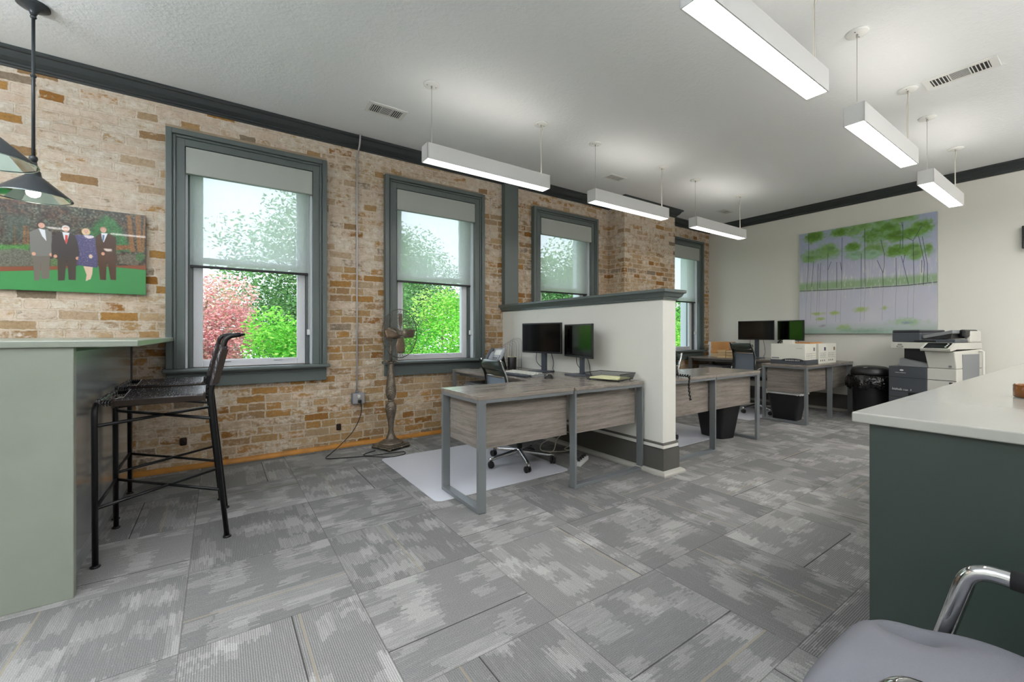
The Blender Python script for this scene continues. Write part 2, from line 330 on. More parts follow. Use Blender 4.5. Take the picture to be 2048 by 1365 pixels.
# ------------------------------------------------------------------ mesh building
class B:
    """collects shapes and links them as ONE mesh object"""
    def __init__(s): s.bm = bmesh.new(); s.mats = []; s.cur = 0
    def mat(s, m):
        m = M[m] if isinstance(m, str) else m
        if m not in s.mats: s.mats.append(m)
        s.cur = s.mats.index(m); return s
    def _add(s, bm2, mtx=None, smooth=False):
        if mtx is not None: bmesh.ops.transform(bm2, matrix=mtx, verts=bm2.verts)
        mp = {}
        for v in bm2.verts: mp[v] = s.bm.verts.new(v.co)
        for f in bm2.faces:
            try: nf = s.bm.faces.new([mp[v] for v in f.verts])
            except ValueError: continue
            nf.material_index = s.cur; nf.smooth = smooth or f.smooth
        bm2.free()
    def box(s, lo, hi, bev=0., mtx=None, seg=2, smooth=False):
        b = bmesh.new(); bmesh.ops.create_cube(b, size=1.)
        d = [hi[i]-lo[i] for i in range(3)]; c = [(hi[i]+lo[i])/2 for i in range(3)]
        for v in b.verts: v.co = Vector((v.co[i]*d[i]+c[i] for i in range(3)))
        if bev: bmesh.ops.bevel(b, geom=b.edges[:], offset=min(bev, min(abs(q) for q in d)*.45), segments=seg, affect='EDGES', profile=.5)
        s._add(b, mtx, smooth); return s
    def hexa(s, p8, bev=0.):
        b = bmesh.new(); vs = [b.verts.new(p) for p in p8]
        for f in ((3, 2, 1, 0), (4, 5, 6, 7), (0, 1, 5, 4), (1, 2, 6, 5), (2, 3, 7, 6), (3, 0, 4, 7)): b.faces.new([vs[i] for i in f])
        bmesh.ops.recalc_face_normals(b, faces=b.faces)
        if bev: bmesh.ops.bevel(b, geom=b.edges[:], offset=bev, segments=2, affect='EDGES', profile=.5)
        s._add(b); return s
    def quad(s, pts, smooth=False):
        f = s.bm.faces.new([s.bm.verts.new(p) for p in pts]); f.material_index = s.cur; f.smooth = smooth; return s
    def grid(s, P, smooth=True, closed_u=False, closed_v=False):
        n, m = len(P), len(P[0]); V = [[s.bm.verts.new(p) for p in r] for r in P]
        for i in range(n if closed_u else n-1):
            for j in range(m if closed_v else m-1):
                q = [V[i][j], V[(i+1) % n][j], V[(i+1) % n][(j+1) % m], V[i][(j+1) % m]]
                try: f = s.bm.faces.new(q)
                except ValueError: continue
                f.material_index = s.cur; f.smooth = smooth
        return V
    def tube(s, pts, r, seg=8, closed=False, caps=True, flat=None):
        pts = [Vector(p) for p in pts]; n = len(pts); R = r if isinstance(r, (list, tuple)) else [r]*n
        tan = []
        for i in range(n):
            a = pts[i-1] if (i > 0 or closed) else pts[i]; b = pts[(i+1) % n] if (i < n-1 or closed) else pts[i]
            tan.append((b-a).normalized())
        t0 = tan[0]; up = Vector((0, 0, 1)) if abs(t0.z) < .9 else Vector((1, 0, 0))
        nn = (up-t0*up.dot(t0)).normalized(); rings = []
        for i in range(n):
            if i:
                q = tan[i-1].rotation_difference(tan[i]); nn = q @ nn; nn = (nn-tan[i]*nn.dot(tan[i])).normalized()
            bb = tan[i].cross(nn)
            fl = flat or 1.
            rings.append([pts[i]+(nn*math.cos(2*PI*k/seg)*fl+bb*math.sin(2*PI*k/seg))*R[i] for k in range(seg)])
        V = s.grid(rings, True, closed, True)
        if caps and not closed:
            for ring, rev in ((V[0], False), (V[-1], True)):
                try: f = s.bm.faces.new(ring if not rev else ring[::-1]); f.material_index = s.cur
                except ValueError: pass
        return s
    def lathe(s, prof, c=(0, 0, 0), seg=24, mtx=None, smooth=True):
        P = [[Vector((r*math.cos(2*PI*k/seg), r*math.sin(2*PI*k/seg), z)) for k in range(seg)] for r, z in prof]
        for i, row in enumerate(P):
            for k in range(seg):
                v = row[k]; v = (mtx @ v) if mtx is not None else v; row[k] = v+Vector(c)
        V = s.grid(P, smooth, False, True)
        for ring, (r, z), rev in ((V[0], prof[0], False), (V[-1], prof[-1], True)):
            if r > 1e-5:
                try: f = s.bm.faces.new(ring if not rev else ring[::-1]); f.material_index = s.cur
                except ValueError: pass
        return s
    def prism(s, poly, z0, z1, mtx=None, bev=0.):
        b = bmesh.new(); lo = [b.verts.new((x, y, z0)) for x, y in poly]; hi = [b.verts.new((x, y, z1)) for x, y in poly]
        n = len(poly); b.faces.new(lo[::-1]); b.faces.new(hi)
        for i in range(n): b.faces.new([lo[i], lo[(i+1) % n], hi[(i+1) % n], hi[i]])
        bmesh.ops.recalc_face_normals(b, faces=b.faces)
        if bev: bmesh.ops.bevel(b, geom=b.edges[:], offset=bev, segments=2, affect='EDGES', profile=.5)
        s._add(b, mtx); return s
    def sphere(s, c, r, sx=1., sy=1., sz=1., u=14, v=9):
        b = bmesh.new(); bmesh.ops.create_uvsphere(b, u_segments=u, v_segments=v, radius=r)
        for q in b.verts: q.co = Vector((q.co.x*sx+c[0], q.co.y*sy+c[1], q.co.z*sz+c[2]))
        s._add(b, None, True); return s
    def sweep(s, prof, path, closed=False):
        """profile (out, z) swept on a plan path, mitred; 'out' is to the left of travel"""
        n = len(path); rows = []
        for i in range(n):
            p = Vector(path[i]); a = Vector(path[i-1]) if (i > 0 or closed) else None; b = Vector(path[(i+1) % n]) if (i < n-1 or closed) else None
            d1 = (p-a).normalized() if a is not None else (b-p).normalized(); d2 = (b-p).normalized() if b is not None else d1
            n1 = Vector((-d1.y, d1.x)); n2 = Vector((-d2.y, d2.x)); m = (n1+n2); m = m/ max(m.dot(n1), 1e-6)
            rows.append([Vector((p.x+m.x*o, p.y+m.y*o, z)) for o, z in prof])
        V = s.grid(rows, False, closed, True)
        if not closed:
            for ring in (V[0], V[-1][::-1]):
                try: f = s.bm.faces.new(ring); f.material_index = s.cur
                except ValueError: pass
        return s
    def text(s, body, size, mtx, extrude=.0006, align='LEFT'):
        cu = bpy.data.curves.new('lettering', 'FONT'); cu.body = body; cu.size = size; cu.extrude = extrude; cu.align_x = align; cu.resolution_u = 3
        o = bpy.data.objects.new('lettering', cu); me = bpy.data.meshes.new_from_object(o)
        b = bmesh.new(); b.from_mesh(me); s._add(b, mtx); bpy.data.objects.remove(o); bpy.data.meshes.remove(me); bpy.data.curves.remove(cu); return s
    def out(s, name, parent=None, loc=None, fix=True):
        me = bpy.data.meshes.new(name)
        if fix: bmesh.ops.recalc_face_normals(s.bm, faces=s.bm.faces)
        s.bm.to_mesh(me); s.bm.free()
        for m in s.mats: me.materials.append(m)
        o = bpy.data.objects.new(name, me); COL.objects.link(o)
        if parent is not None: o.parent = parent
        if loc is not None: o.location = loc
        return o

def thing(name, label, cat, loc=(0, 0, 0), rz=0., group=None):
    o = bpy.data.objects.new(name, None); o.empty_display_size = .05; COL.objects.link(o)
    o.location = loc; o.rotation_euler = (0, 0, rz); o['label'] = label; o['category'] = cat
    if group: o['group'] = group
    return o
def tag(o, label, cat, group=None):
    o['label'] = label; o['category'] = cat
    if group: o['group'] = group
    return o
def struct(o): o['kind'] = 'structure'; return o
def dup(root, label, loc=None, rz=None):
    r = root.copy(); COL.objects.link(r); r['label'] = label
    if loc is not None: r.location = loc
    if rz is not None: r.rotation_euler = (0, 0, rz)
    for ch in list(root.children):
        c = ch.copy(); COL.objects.link(c); c.parent = r
        for g in list(ch.children):
            d = g.copy(); COL.objects.link(d); d.parent = c
    return r
def bend(pts, r=.03, n=5):
    """polyline with rounded corners"""
    pts = [Vector(p) for p in pts]; out = [pts[0]]
    for i in range(1, len(pts)-1):
        a, p, b = pts[i-1], pts[i], pts[i+1]; rr = min(r, (a-p).length*.49, (b-p).length*.49)
        s, e = p+(a-p).normalized()*rr, p+(b-p).normalized()*rr
        for k in range(n+1):
            t = k/n; out.append(s*(1-t)**2+p*2*t*(1-t)+e*t*t)
    out.append(pts[-1]); return out
def smoothpath(pts, n=6):
    P = [Vector(p) for p in pts]; out = []
    for i in range(len(P)-1):
        p0 = P[max(i-1, 0)]; p1 = P[i]; p2 = P[i+1]; p3 = P[min(i+2, len(P)-1)]
        for k in range(n):
            t = k/n; out.append(.5*((2*p1)+(p2-p0)*t+(2*p0-5*p1+4*p2-p3)*t*t+(3*p1-p0-3*p2+p3)*t**3))
    out.append(P[-1]); return out
# ------------------------------------------------------------------ camera
cam = bpy.data.cameras.new('camera'); cam.sensor_width = 36.; cam.lens = 850./2048*36; cam.shift_y = -14./2048; cam.clip_start = .02
co = bpy.data.objects.new('camera', cam); COL.objects.link(co); co.location = (0, 0, H)
CA = math.radians(55.3751); co.rotation_euler = (PI/2, 0, CA-PI/2); S.camera = co

# ------------------------------------------------------------------ room shell
struct(B().mat('carpet').box((XL-.2, YB-.2, -.1), (XW+.3, YW+.3, 0)).out('floor'))
struct(B().mat('ceiling').box((XL-.2, YB-.2, ZC), (XW+.3, YW+.33, ZC+.12)).out('ceiling'))
struct(B().mat('white_wall').box((XW, YB-.2, 0), (XW+.2, YW+.33, ZC)).out('wall_east'))
struct(B().mat('white_wall').box((XL-.2, YB-.2, 0), (XL, YW+.33, ZC)).out('wall_west'))
struct(B().mat('white_wall').box((XL, YB-.2, 0), (XW, YB, ZC)).out('wall_south'))
WIN = [(-.227, .739), (1.554, 2.511), (3.503, 4.44), (6.215, 7.167)]
ZS, ZT = .845, 2.68
w = B().mat('brick'); x0 = XL
for a, b_ in WIN:
    w.box((x0, YW, 0), (a, YW+.3, ZC)); w.box((a, YW, 0), (b_, YW+.3, ZS)); w.box((a, YW, ZT), (b_, YW+.3, ZC)); x0 = b_
w.box((x0, YW, 0), (XW, YW+.3, ZC)); struct(w.out('wall_north'))
CHX0, CHX1, CHY = 4.842, 6.047, 4.143
struct(B().mat('brick').box((CHX0, CHY, 0), (CHX1, YW, ZC)).out('wall_chimney'))
crown = [(0, 3.0), (.014, 3.0), (.014, 3.012), (.024, 3.018), (.024, 3.030), (.034, 3.036), (.055, 3.052), (.072, 3.078), (.078, 3.088), (.094, 3.092), (.1, 3.1), (.1, ZC), (0, ZC)]
struct(B().mat('crown').sweep(crown, [(XL, YB), (XW, YB), (XW, YW), (CHX1, YW), (CHX1, CHY), (CHX0, CHY), (CHX0, YW), (XL, YW)], True).out('trim_1'))
# wooden strip at the foot of the brick
qr = [(0, 0), (.026, 0), (.026, .012), (.022, .024), (.014, .034), (0, .04)]
struct(B().mat('oak').sweep(qr, [(2.9, YW), (XL, YW)]).out('baseboard_north'))
struct(B().mat('oak').sweep(qr, [(XW, YW), (CHX1, YW), (CHX1, CHY), (CHX0, CHY), (CHX0, YW), (3.13, YW)]).out('trim_2'))
bprof = [(0, 0), (.018, 0), (.018, .19), (.026, .195), (.026, .21), (.02, .225), (.008, .24), (0, .24)]
shoe = [(0, 0), (.036, 0), (.036, .012), (.03, .026), (.018, .034), (0, .034)]
bb = B().mat('base_grey').sweep(bprof, [(XW, YB), (XW, YW)]); bb.mat('base_white').sweep([(o+.018 if o else .0, z) for o, z in shoe], [(XW, YB), (XW, YW)]); struct(bb.out('baseboard_east'))

# half-height partition
PX0, PX1, PY = 2.93, 3.10, 2.115
struct(B().mat('white_wall').box((PX0, PY, 0), (PX1, YW, 1.43), .003).out('wall_partition'))
path = [(PX0, YW), (PX0, PY), (PX1, PY), (PX1, YW)]
def leftof(prof): return [(-o, z) for o, z in prof]
pb = B().mat('base_grey').sweep(leftof([(0, .0), (.02, .0), (.02, .205), (0, .205)]), path)
pb.mat('base_grey').sweep(leftof([(0, .205), (.014, .205), (.017, .211), (0, .211)]), path)
pb.mat('white_wall').sweep(leftof([(0, .211), (.013, .211), (.013, .238), (0, .238)]), path)
pb.mat('base_grey').sweep(leftof([(0, .238), (.016, .238), (.012, .25), (0, .254)]), path)
pb.mat('base_white').sweep(leftof([(.0, 0), (.056, 0), (.056, .012), (.048, .026), (.03, .036), (.0, .036)]), path)
struct(pb.out('baseboard_partition'))
capp = [(0, 1.405), (.008, 1.405), (.008, 1.415), (.016, 1.417), (.016, 1.425), (.022, 1.428), (.034, 1.436), (.044, 1.455), (.048, 1.463), (.056, 1.463), (.06, 1.468), (.06, 1.486), (.056, 1.490), (0, 1.490)]
cp = B().mat('trim').sweep(leftof(capp), path); cp.box((PX0-.001, PY-.001, 1.432), (PX1+.001, YW, 1.4895)); struct(cp.out('trim_3'))
# flat pilaster strip above it
struct(B().mat('trim').box((2.915, YW-.075, 1.49), (3.12, YW, 3.0), .004).out('trim_4'))

# windows
def window(i, a, b_):
    r = bpy.data.objects.new(f'window_{i}', None); COL.objects.link(r); cx = (a+b_)/2; r.location = (cx, YW, 0); struct(r)
    h = (b_-a)/2
    def frame(bd, xi, zt, wd, y0, y1, zb=ZS, bev=.002):
        bd.box((-xi-wd, y0, zb), (-xi, y1, zt+wd), bev); bd.box((xi, y0, zb), (xi+wd, y1, zt+wd), bev); bd.box((-xi, y0, zt), (xi, y1, zt+wd), bev)
    c = B().mat('trim'); frame(c, h, ZT, .058, -.045, 0.); frame(c, h+.058, ZT+.058, .016, -.060, 0., bev=.006); frame(c, h+.074, ZT+.074, .008, -.048, 0.)
    frame(c, h+.082, ZT+.082, .042, -.066, 0., bev=.004); c.out('casing', r)
    B().mat('trim').box((-h-.145, -.115, ZS-.032), (h+.145, .085, ZS), .012, seg=3).out('sill', r)
    ap = B().mat('trim').box((-h-.122, -.045, ZS-.158), (h+.122, 0, ZS-.032), .003); ap.box((-h-.122, -.055, ZS-.066), (h+.122, 0, ZS-.05), .006); ap.out('apron', r)
    j = B().mat('outer_wall')
    for s in (-1, 1): j.box((s*h, 0, ZS), (s*(h-.014), .33, ZT))
    j.box((-h, 0, ZT-.014), (h, .33, ZT)); j.box((-h, .085, ZS-.03), (h, .36, ZS)); j.out('jamb', r)
    st = B().mat('trim')  # dark colour of the stop also paints the shadowed recess by the sash
    for s in (-1, 1): st.box((s*(h-.0145), .052, ZS), (s*(h-.046), .19, ZT-.014))
    st.out('stop', r)
    hs = h-.047
    def sash(y0, y1, z0, z1, wd, bot):
        q = B().mat('vinyl'); q.box((-hs, y0, z0), (-hs+wd, y1, z1), .004); q.box((hs-wd, y0, z0), (hs, y1, z1), .004)
        q.box((-hs+wd, y0, z0), (hs-wd, y1, z0+bot), .004); q.box((-hs+wd, y0, z1-.05), (hs-wd, y1, z1), .004)
        for s in (-1, 1): q.box((s*(hs-wd*.55), y0-.004, z0+bot*.5), (s*(hs-wd*.75), y0+.002, z1-.03))
        o = q.out('sash', r)
        B().mat('glass').quad([(-hs+wd, (y0+y1)/2, z0+bot), (hs-wd, (y0+y1)/2, z0+bot), (hs-wd, (y0+y1)/2, z1-.05), (-hs+wd, (y0+y1)/2, z1-.05)]).out('glass', o)
        if bot > .045:
            l = B().mat('vinyl')
            for s in (-.2, .2): l.box((s-.035, y0-.012, z0+bot-.02), (s+.035, y0, z0+bot-.008), .003)
            l.out('lift_rail', o)
    sash(.08, .12, ZS, 1.79, .07, .062); sash(.125, .165, 1.75, ZT-.014, .07, .04)
    return cx, h
BL = ['roller blind half lowered over the first window beside the counter', 'roller blind half lowered in the window behind the standing fan',
      'roller blind half lowered in the window just beyond the half wall', 'roller blind half lowered in the far window beside the painted wall']
for i, (a, b_) in enumerate(WIN):
    cx, h = window(i+1, a, b_)
    bl = thing('roller_blind', BL[i], 'blind', (cx, YW, 0), 0, 'grey roller blinds')
    B().mat('valance').box((-h+.006, -.05, 2.456), (h-.006, -.001, 2.672), .003).out('valance', bl)
    B().mat('blind').quad([(-h+.03, .022, 1.705), (h-.03, .022, 1.705), (h-.03, .022, 2.5), (-h+.03, .022, 2.5)]).out('fabric', bl)
    B().mat('black').box((-h+.03, .014, 1.69), (h-.03, .03, 1.712), .004).out('hem_bar', bl)
    ch = B().mat('white_plastic').tube(bend([(h-.028, .024, 2.47), (h-.028, .024, 1.16), (h-.022, .024, 1.14), (h-.020, .034, 1.16), (h-.020, .034, 2.47)], .006), .0022, 5); ch.out('chain', bl)
    B().mat('white_plastic').box((h-.04, .014, 1.12), (h-.0145, .044, 1.175), .006).out('chain_holder', bl)
struct(B().mat('lintel').box((WIN[0][0]-.13, YW-.006, ZT+.127), (WIN[0][1]+.13, YW+.01, ZT+.165)).out('trim_5'))
struct(B().mat('lintel').box((WIN[1][0]-.13, YW-.006, ZT+.127), (WIN[1][1]+.13, YW+.01, ZT+.16)).out('trim_6'))
struct(B().mat('lintel').box((WIN[2][0]-.13, YW-.006, ZT+.127), (WIN[2][1]+.13, YW+.01, ZT+.16)).out('trim_7'))

# ------------------------------------------------------------------ outdoors
struct(B().mat('lawn').quad([(-30, 5, -3.6), (50, 5, -3.6), (50, 60, -3.6), (-30, 60, -3.6)]).out('ground'))
def tree(name, label, x, y, z, rx, rz, n, size, pal, group='trees outside the windows', clumps=26):
    t = thing(name, label, 'tree', (x, y, -3.6), 0, group)
    z0 = z+3.6
    cl = rng.normal(size=(clumps, 3)); cl /= np.linalg.norm(cl, axis=1)[:, None]; cl *= (rng.random(clumps)**.4)[:, None]*.78; cl *= np.array([rx, rx, rz])
    ci = rng.integers(0, clumps, n); off = rng.normal(size=(n, 3)); off /= np.linalg.norm(off, axis=1)[:, None]; off *= (.5+.5*rng.random(n))[:, None]*np.array([.42*rx, .42*rx, .3*rz])
    c = cl[ci]+off; c[:, 2] += z0
    a = rng.normal(size=(n, 3)); a[:, 2] *= .45; a /= np.linalg.norm(a, axis=1)[:, None]
    b = np.cross(a, rng.normal(size=(n, 3))); b /= np.linalg.norm(b, axis=1)[:, None]
    s = size*(.6+.8*rng.random(n))[:, None]
    v = np.stack([c-a*s, c+b*s*.42, c+a*s, c-b*s*.42], 1).reshape(-1, 3)
    me = bpy.data.meshes.new('foliage'); me.from_pydata(v.tolist(), [], np.arange(n*4).reshape(n, 4).tolist()); me.materials.append(M['leaf'])
    P = np.array([lin(p) for p in pal]); k = (ci*7 % len(pal)); k2 = rng.integers(0, len(pal), n); mixk = np.where(rng.random(n) < .6, k, k2)
    colr = P[mixk]*(.8+.4*rng.random(n))[:, None]
    at = me.color_attributes.new('col', 'FLOAT_COLOR', 'POINT'); cc = np.ones((n*4, 4), np.float32); cc[:, :3] = np.repeat(colr, 4, 0); at.data.foreach_set('color', cc.ravel())
    o = bpy.data.objects.new('foliage', me); COL.objects.link(o); o.parent = t
    tr = B().mat('bark').tube(smoothpath([(0, 0, 0), (.05*rx, .04, z0*.35), (-.04*rx, 0, z0*.75), (0, 0, z0+.5*rz)], 5), [.16-.012*k for k in range(16)][:16] if rx > 2 else [.1-.005*k for k in range(16)], 8)
    tr.out('trunk', t)
    for q in range(5):
        an = q*1.3+.4; e = cl[q*4]+np.array([0, 0, z0]); zb = z0*(.45+.07*q)
        B().mat('bark').tube(smoothpath([(0, 0, zb), (e[0]*.45, e[1]*.45, zb*.4+e[2]*.6-.1), tuple(e)], 4), [.045-.004*k for k in range(9)], 6).out('branch', t)
    return t
RED = [(214, 150, 150), (196, 128, 134), (226, 176, 168), (168, 146, 138), (200, 172, 150), (178, 150, 150)]
GRN = [(108, 186, 66), (140, 204, 88), (90, 168, 60), (184, 216, 118), (82, 152, 62)]
DGR = [(104, 148, 92), (122, 162, 104), (92, 134, 82), (138, 172, 118), (84, 124, 78)]
tree('red_maple', 'pink leaved maple seen low through the window beside the counter', -.55, 12.2, .7, 1.6, 2.1, 26000, .042, RED)
tree('green_maple', 'bright green maple behind the bar stools in the first window', 1.42, 9.3, .40, 1.15, 1.6, 26000, .038, GRN)
tree('green_maple', 'bright green maple seen low through the window behind the standing fan', 4.85, 10.2, .3, 2.0, 2.2, 34000, .042, GRN)
tree('green_maple', 'bright green maple showing under the blind beyond the half wall', 9.9, 11., .1, 2.0, 2.0, 18000, .05, GRN)
tree('green_maple', 'bright green tree showing in the far window beside the painted wall', 16.4, 11., .0, 2.2, 2.6, 16000, .06, GRN)
tree('tall_tree', 'tall grey green tree veiled by the first blind', 3.15, 17.5, 2.3, 3.5, 4.7, 60000, .07, DGR, clumps=70)
tree('tall_tree', 'tall grey green tree veiled by the blind behind the fan', 8.6, 24.5, 3.4, 4.3, 5.4, 56000, .085, DGR, clumps=70)
tree('tall_tree', 'broad grey green tree behind the pink maple', -3.0, 23., -.9, 3.4, 3.0, 18000, .12, DGR, clumps=40)
tree('tall_tree', 'grey green tree veiled by the blind beyond the half wall', 17.0, 19., 2.6, 3.8, 4.6, 30000, .10, DGR, clumps=60)
tree('tall_tree', 'grey green tree far off behind the far window', 28.4, 18.5, .8, 4., 3.6, 12000, .2, DGR, clumps=40)

# ------------------------------------------------------------------ lamps
def linear_lamp(label, x0, y, L=1.235, z=2.5, cab=(.06, 1.17)):
    t = thing('linear_pendant_lamp', label, 'ceiling lamp', (x0, y, ZC), 0, 'white linear pendant lamps')
    zb = z-ZC; zt = zb+.125; hw = .0575
    hs = B().mat('lamp_body'); hs.box((0, -hw, zb), (L, -hw+.006, zt)); hs.box((0, hw-.006, zb), (L, hw, zt)); hs.box((0, -hw, zb), (.006, hw, zt)); hs.box((L-.006, -hw, zb), (L, hw, zt))
    hs.box((.006, -hw+.006, zt-.05), (L-.006, hw-.006, zt-.045)); hs.out('housing', t)
    B().mat('lens').box((.006, -hw+.006, zb+.004), (L-.006, hw-.006, zb+.008)).out('diffuser', t)
    B().mat('uplens').box((.03, -hw+.012, zt-.02), (L-.03, hw-.012, zt-.016)).out('upper_diffuser', t)
    for k, cx in enumerate(cab):
        cn = B().mat('white_plastic').lathe([(.001, -.012), (.05, -.012), (.062, -.008), (.064, 0), (.001, 0)], (cx, 0, 0), 28)
        cn.mat('black').box((cx-.04, -.003, -.0135), (cx-.034, .003, -.0115)).box((cx+.034, -.003, -.0135), (cx+.04, .003, -.0115)); cn.out('canopy', t)
        cb = B().mat('galv').tube([(cx, 0, -.012), (cx, 0, zt-.03)], .0016, 6); cb.lathe([(.001, -.034), (.006, -.03), (.006, -.012), (.001, -.012)], (cx, 0, 0), 10); cb.out('suspension_cable', t)
        if k == 1:
            B().mat('cordw').tube(smoothpath([(cx+.02, 0, -.01), (cx+.016, 0, -.06), (cx+.002, .004, -.13), (cx+.006, .004, -.3), (cx+.005, 0, zt-.1), (cx+.012, 0, zt-.03)], 5), .0045, 8).out('power_cord', t)
    return t
la = linear_lamp('linear lamp in the row by the windows, nearest the standing fan', 1.335, 3.146)
LB = [('middle linear lamp of the row by the windows, before the chimney', 3.17, 3.15, None), ('linear lamp of the window row nearest the painted wall', 4.99, 3.16, None)]
for lb, x, y, _ in LB: dup(la, lb, (x, y, ZC))
lb0 = linear_lamp('largest linear lamp, overhead and cut by the top of the picture', 1.60, 1.015, z=2.5, cab=(.06, 1.20))
dup(lb0, 'linear lamp hanging before the dark crown, middle of the counter side row', (3.40, 1.012, ZC))
dup(lb0, 'linear lamp hanging over the tree painting side of the counter row', (5.29, 1.045, ZC))

def pendant(label, x, y):
    t = thing('cone_pendant_lamp', label, 'pendant lamp', (x, y, ZC), 0, 'charcoal cone pendants over the bar')
    B().mat('shade').lathe([(.001, 0), (.072, 0), (.074, -.012), (.066, -.018), (.03, -.03), (.018, -.05), (.014, -.062), (.001, -.064)], seg=26).out('canopy', t)
    r = B().mat('shade').tube([(0, 0, -.06), (0, 0, -.93)], .0085, 10)
    for z in (-.075, -.43): r.sphere((0, 0, z), .015, sz=.8)
    r.lathe([(.001, -.91), (.017, -.915), (.02, -.93), (.014, -.95), (.001, -.952)]); r.out('rod', t)
    z0 = 1.955-ZC
    B().mat('shade').lathe([(.001, z0+.215), (.016, z0+.21), (.02, z0+.17), (.032, z0+.155), (.036, z0+.125), (.046, z0+.118), (.168, z0+.008), (.172, z0), (.170, z0), (.044, z0+.112), (.001, z0+.114)], seg=36).out('shade', t)
    f = B().mat('mirror'); n = 12
    P0 = [(.165*math.cos(2*PI*k/n), .165*math.sin(2*PI*k/n), z0+.0025) for k in range(n)]; P1 = [(.04*math.cos(2*PI*k/n), .04*math.sin(2*PI*k/n), z0+.108) for k in range(n)]
    for k in range(n): f.quad([P0[k], P0[(k+1) % n], P1[(k+1) % n], P1[k]])
    f.tube([(.169*math.cos(2*PI*k/36), .169*math.sin(2*PI*k/36), z0+.0005) for k in range(36)], .0028, 6, True); f.out('reflector', t, fix=False)
    B().mat('black').lathe([(.001, z0+.11), (.02, z0+.11), (.02, z0+.072), (.001, z0+.072)]).out('socket', t)
    B().mat('bulb').lathe([(.001, z0+.074), (.012, z0+.073), (.016, z0+.06), (.027, z0+.045), (.032, z0+.028), (.027, z0+.01), (.012, z0), (.001, z0-.002)]).out('bulb', t)
    return t
pn = pendant('charcoal cone pendant hanging in front of the family print', -.918, 3.745)
dup(pn, 'charcoal cone pendant cut by the edge, nearer of the two over the bar', (-.905, 3.068, ZC))

# ceiling vents
def vent(label, x, y, lx, ly, rz=0., flip=1):
    t = thing('ceiling_vent', label, 'vent', (x, y, ZC), rz, 'ceiling air vents')
    B().mat('white_plastic').box((-lx/2, -ly/2, -.006), (lx/2, ly/2, 0), .003).out('frame', t)
    wq = lx*.8/3
    for k in range(3):
        g = B().mat('black_rubber'); x0 = -lx*.4+k*wq+.004; x1 = x0+wq-.008; y0, y1 = -ly*.32, ly*.32
        g.box((x0, y0, -.0068), (x1, y1, -.0062)); g.mat('white_plastic')
        if k == 1:
            for q in range(7): yy = y0+(q+.5)*(y1-y0)/7; g.box((x0, yy-.0028, -.0085), (x1, yy+.0022, -.0066))
        else:
            for q in range(5): xx = x0+(q+.5)*(x1-x0)/5; g.box((xx-.0045, y0, -.0085), (xx+.001, y1, -.0066))
        g.out('grille', t)
    return t
vent('white vent near the crown between the first two windows', 1.222, 3.745, .345, .185)
vent('small vent beyond the middle lamp, before the chimney', 4.13, 3.69, .30, .15)
vent('smallest vent in the far ceiling corner by the painted wall', 6.75, 3.70, .30, .16)
vent('long vent over the counter beside the lamp cables', 4.645, .725, .40, .20, PI/2)
# ------------------------------------------------------------------ pictures
FW = (math.cos(CA), math.sin(CA)); RT = (math.sin(CA), -math.cos(CA))
def on_y(u, v, y):
    r = (u-1024)/850.; dx = FW[0]+r*RT[0]; dy = FW[1]+r*RT[1]; t = y/dy; return dx*t, H+(668.5-v)/850.*t
def on_x(u, v, x):
    r = (u-1024)/850.; dx = FW[0]+r*RT[0]; dy = FW[1]+r*RT[1]; t = x/dx; return dy*t, H+(668.5-v)/850.*t
def fnoise(sh, cells, seed):
    r = np.random.default_rng(seed); g = r.random((cells[0]+2, cells[1]+2)); yy = np.linspace(0, cells[0], sh[0]); xx = np.linspace(0, cells[1], sh[1])
    i = yy.astype(int); j = xx.astype(int); fy = (yy-i)[:, None]; fx = (xx-j)[None]; fy = fy*fy*(3-2*fy); fx = fx*fx*(3-2*fx)
    return g[i][:, j]*(1-fy)*(1-fx)+g[i+1][:, j]*fy*(1-fx)+g[i][:, j+1]*(1-fy)*fx+g[i+1][:, j+1]*fy*fx
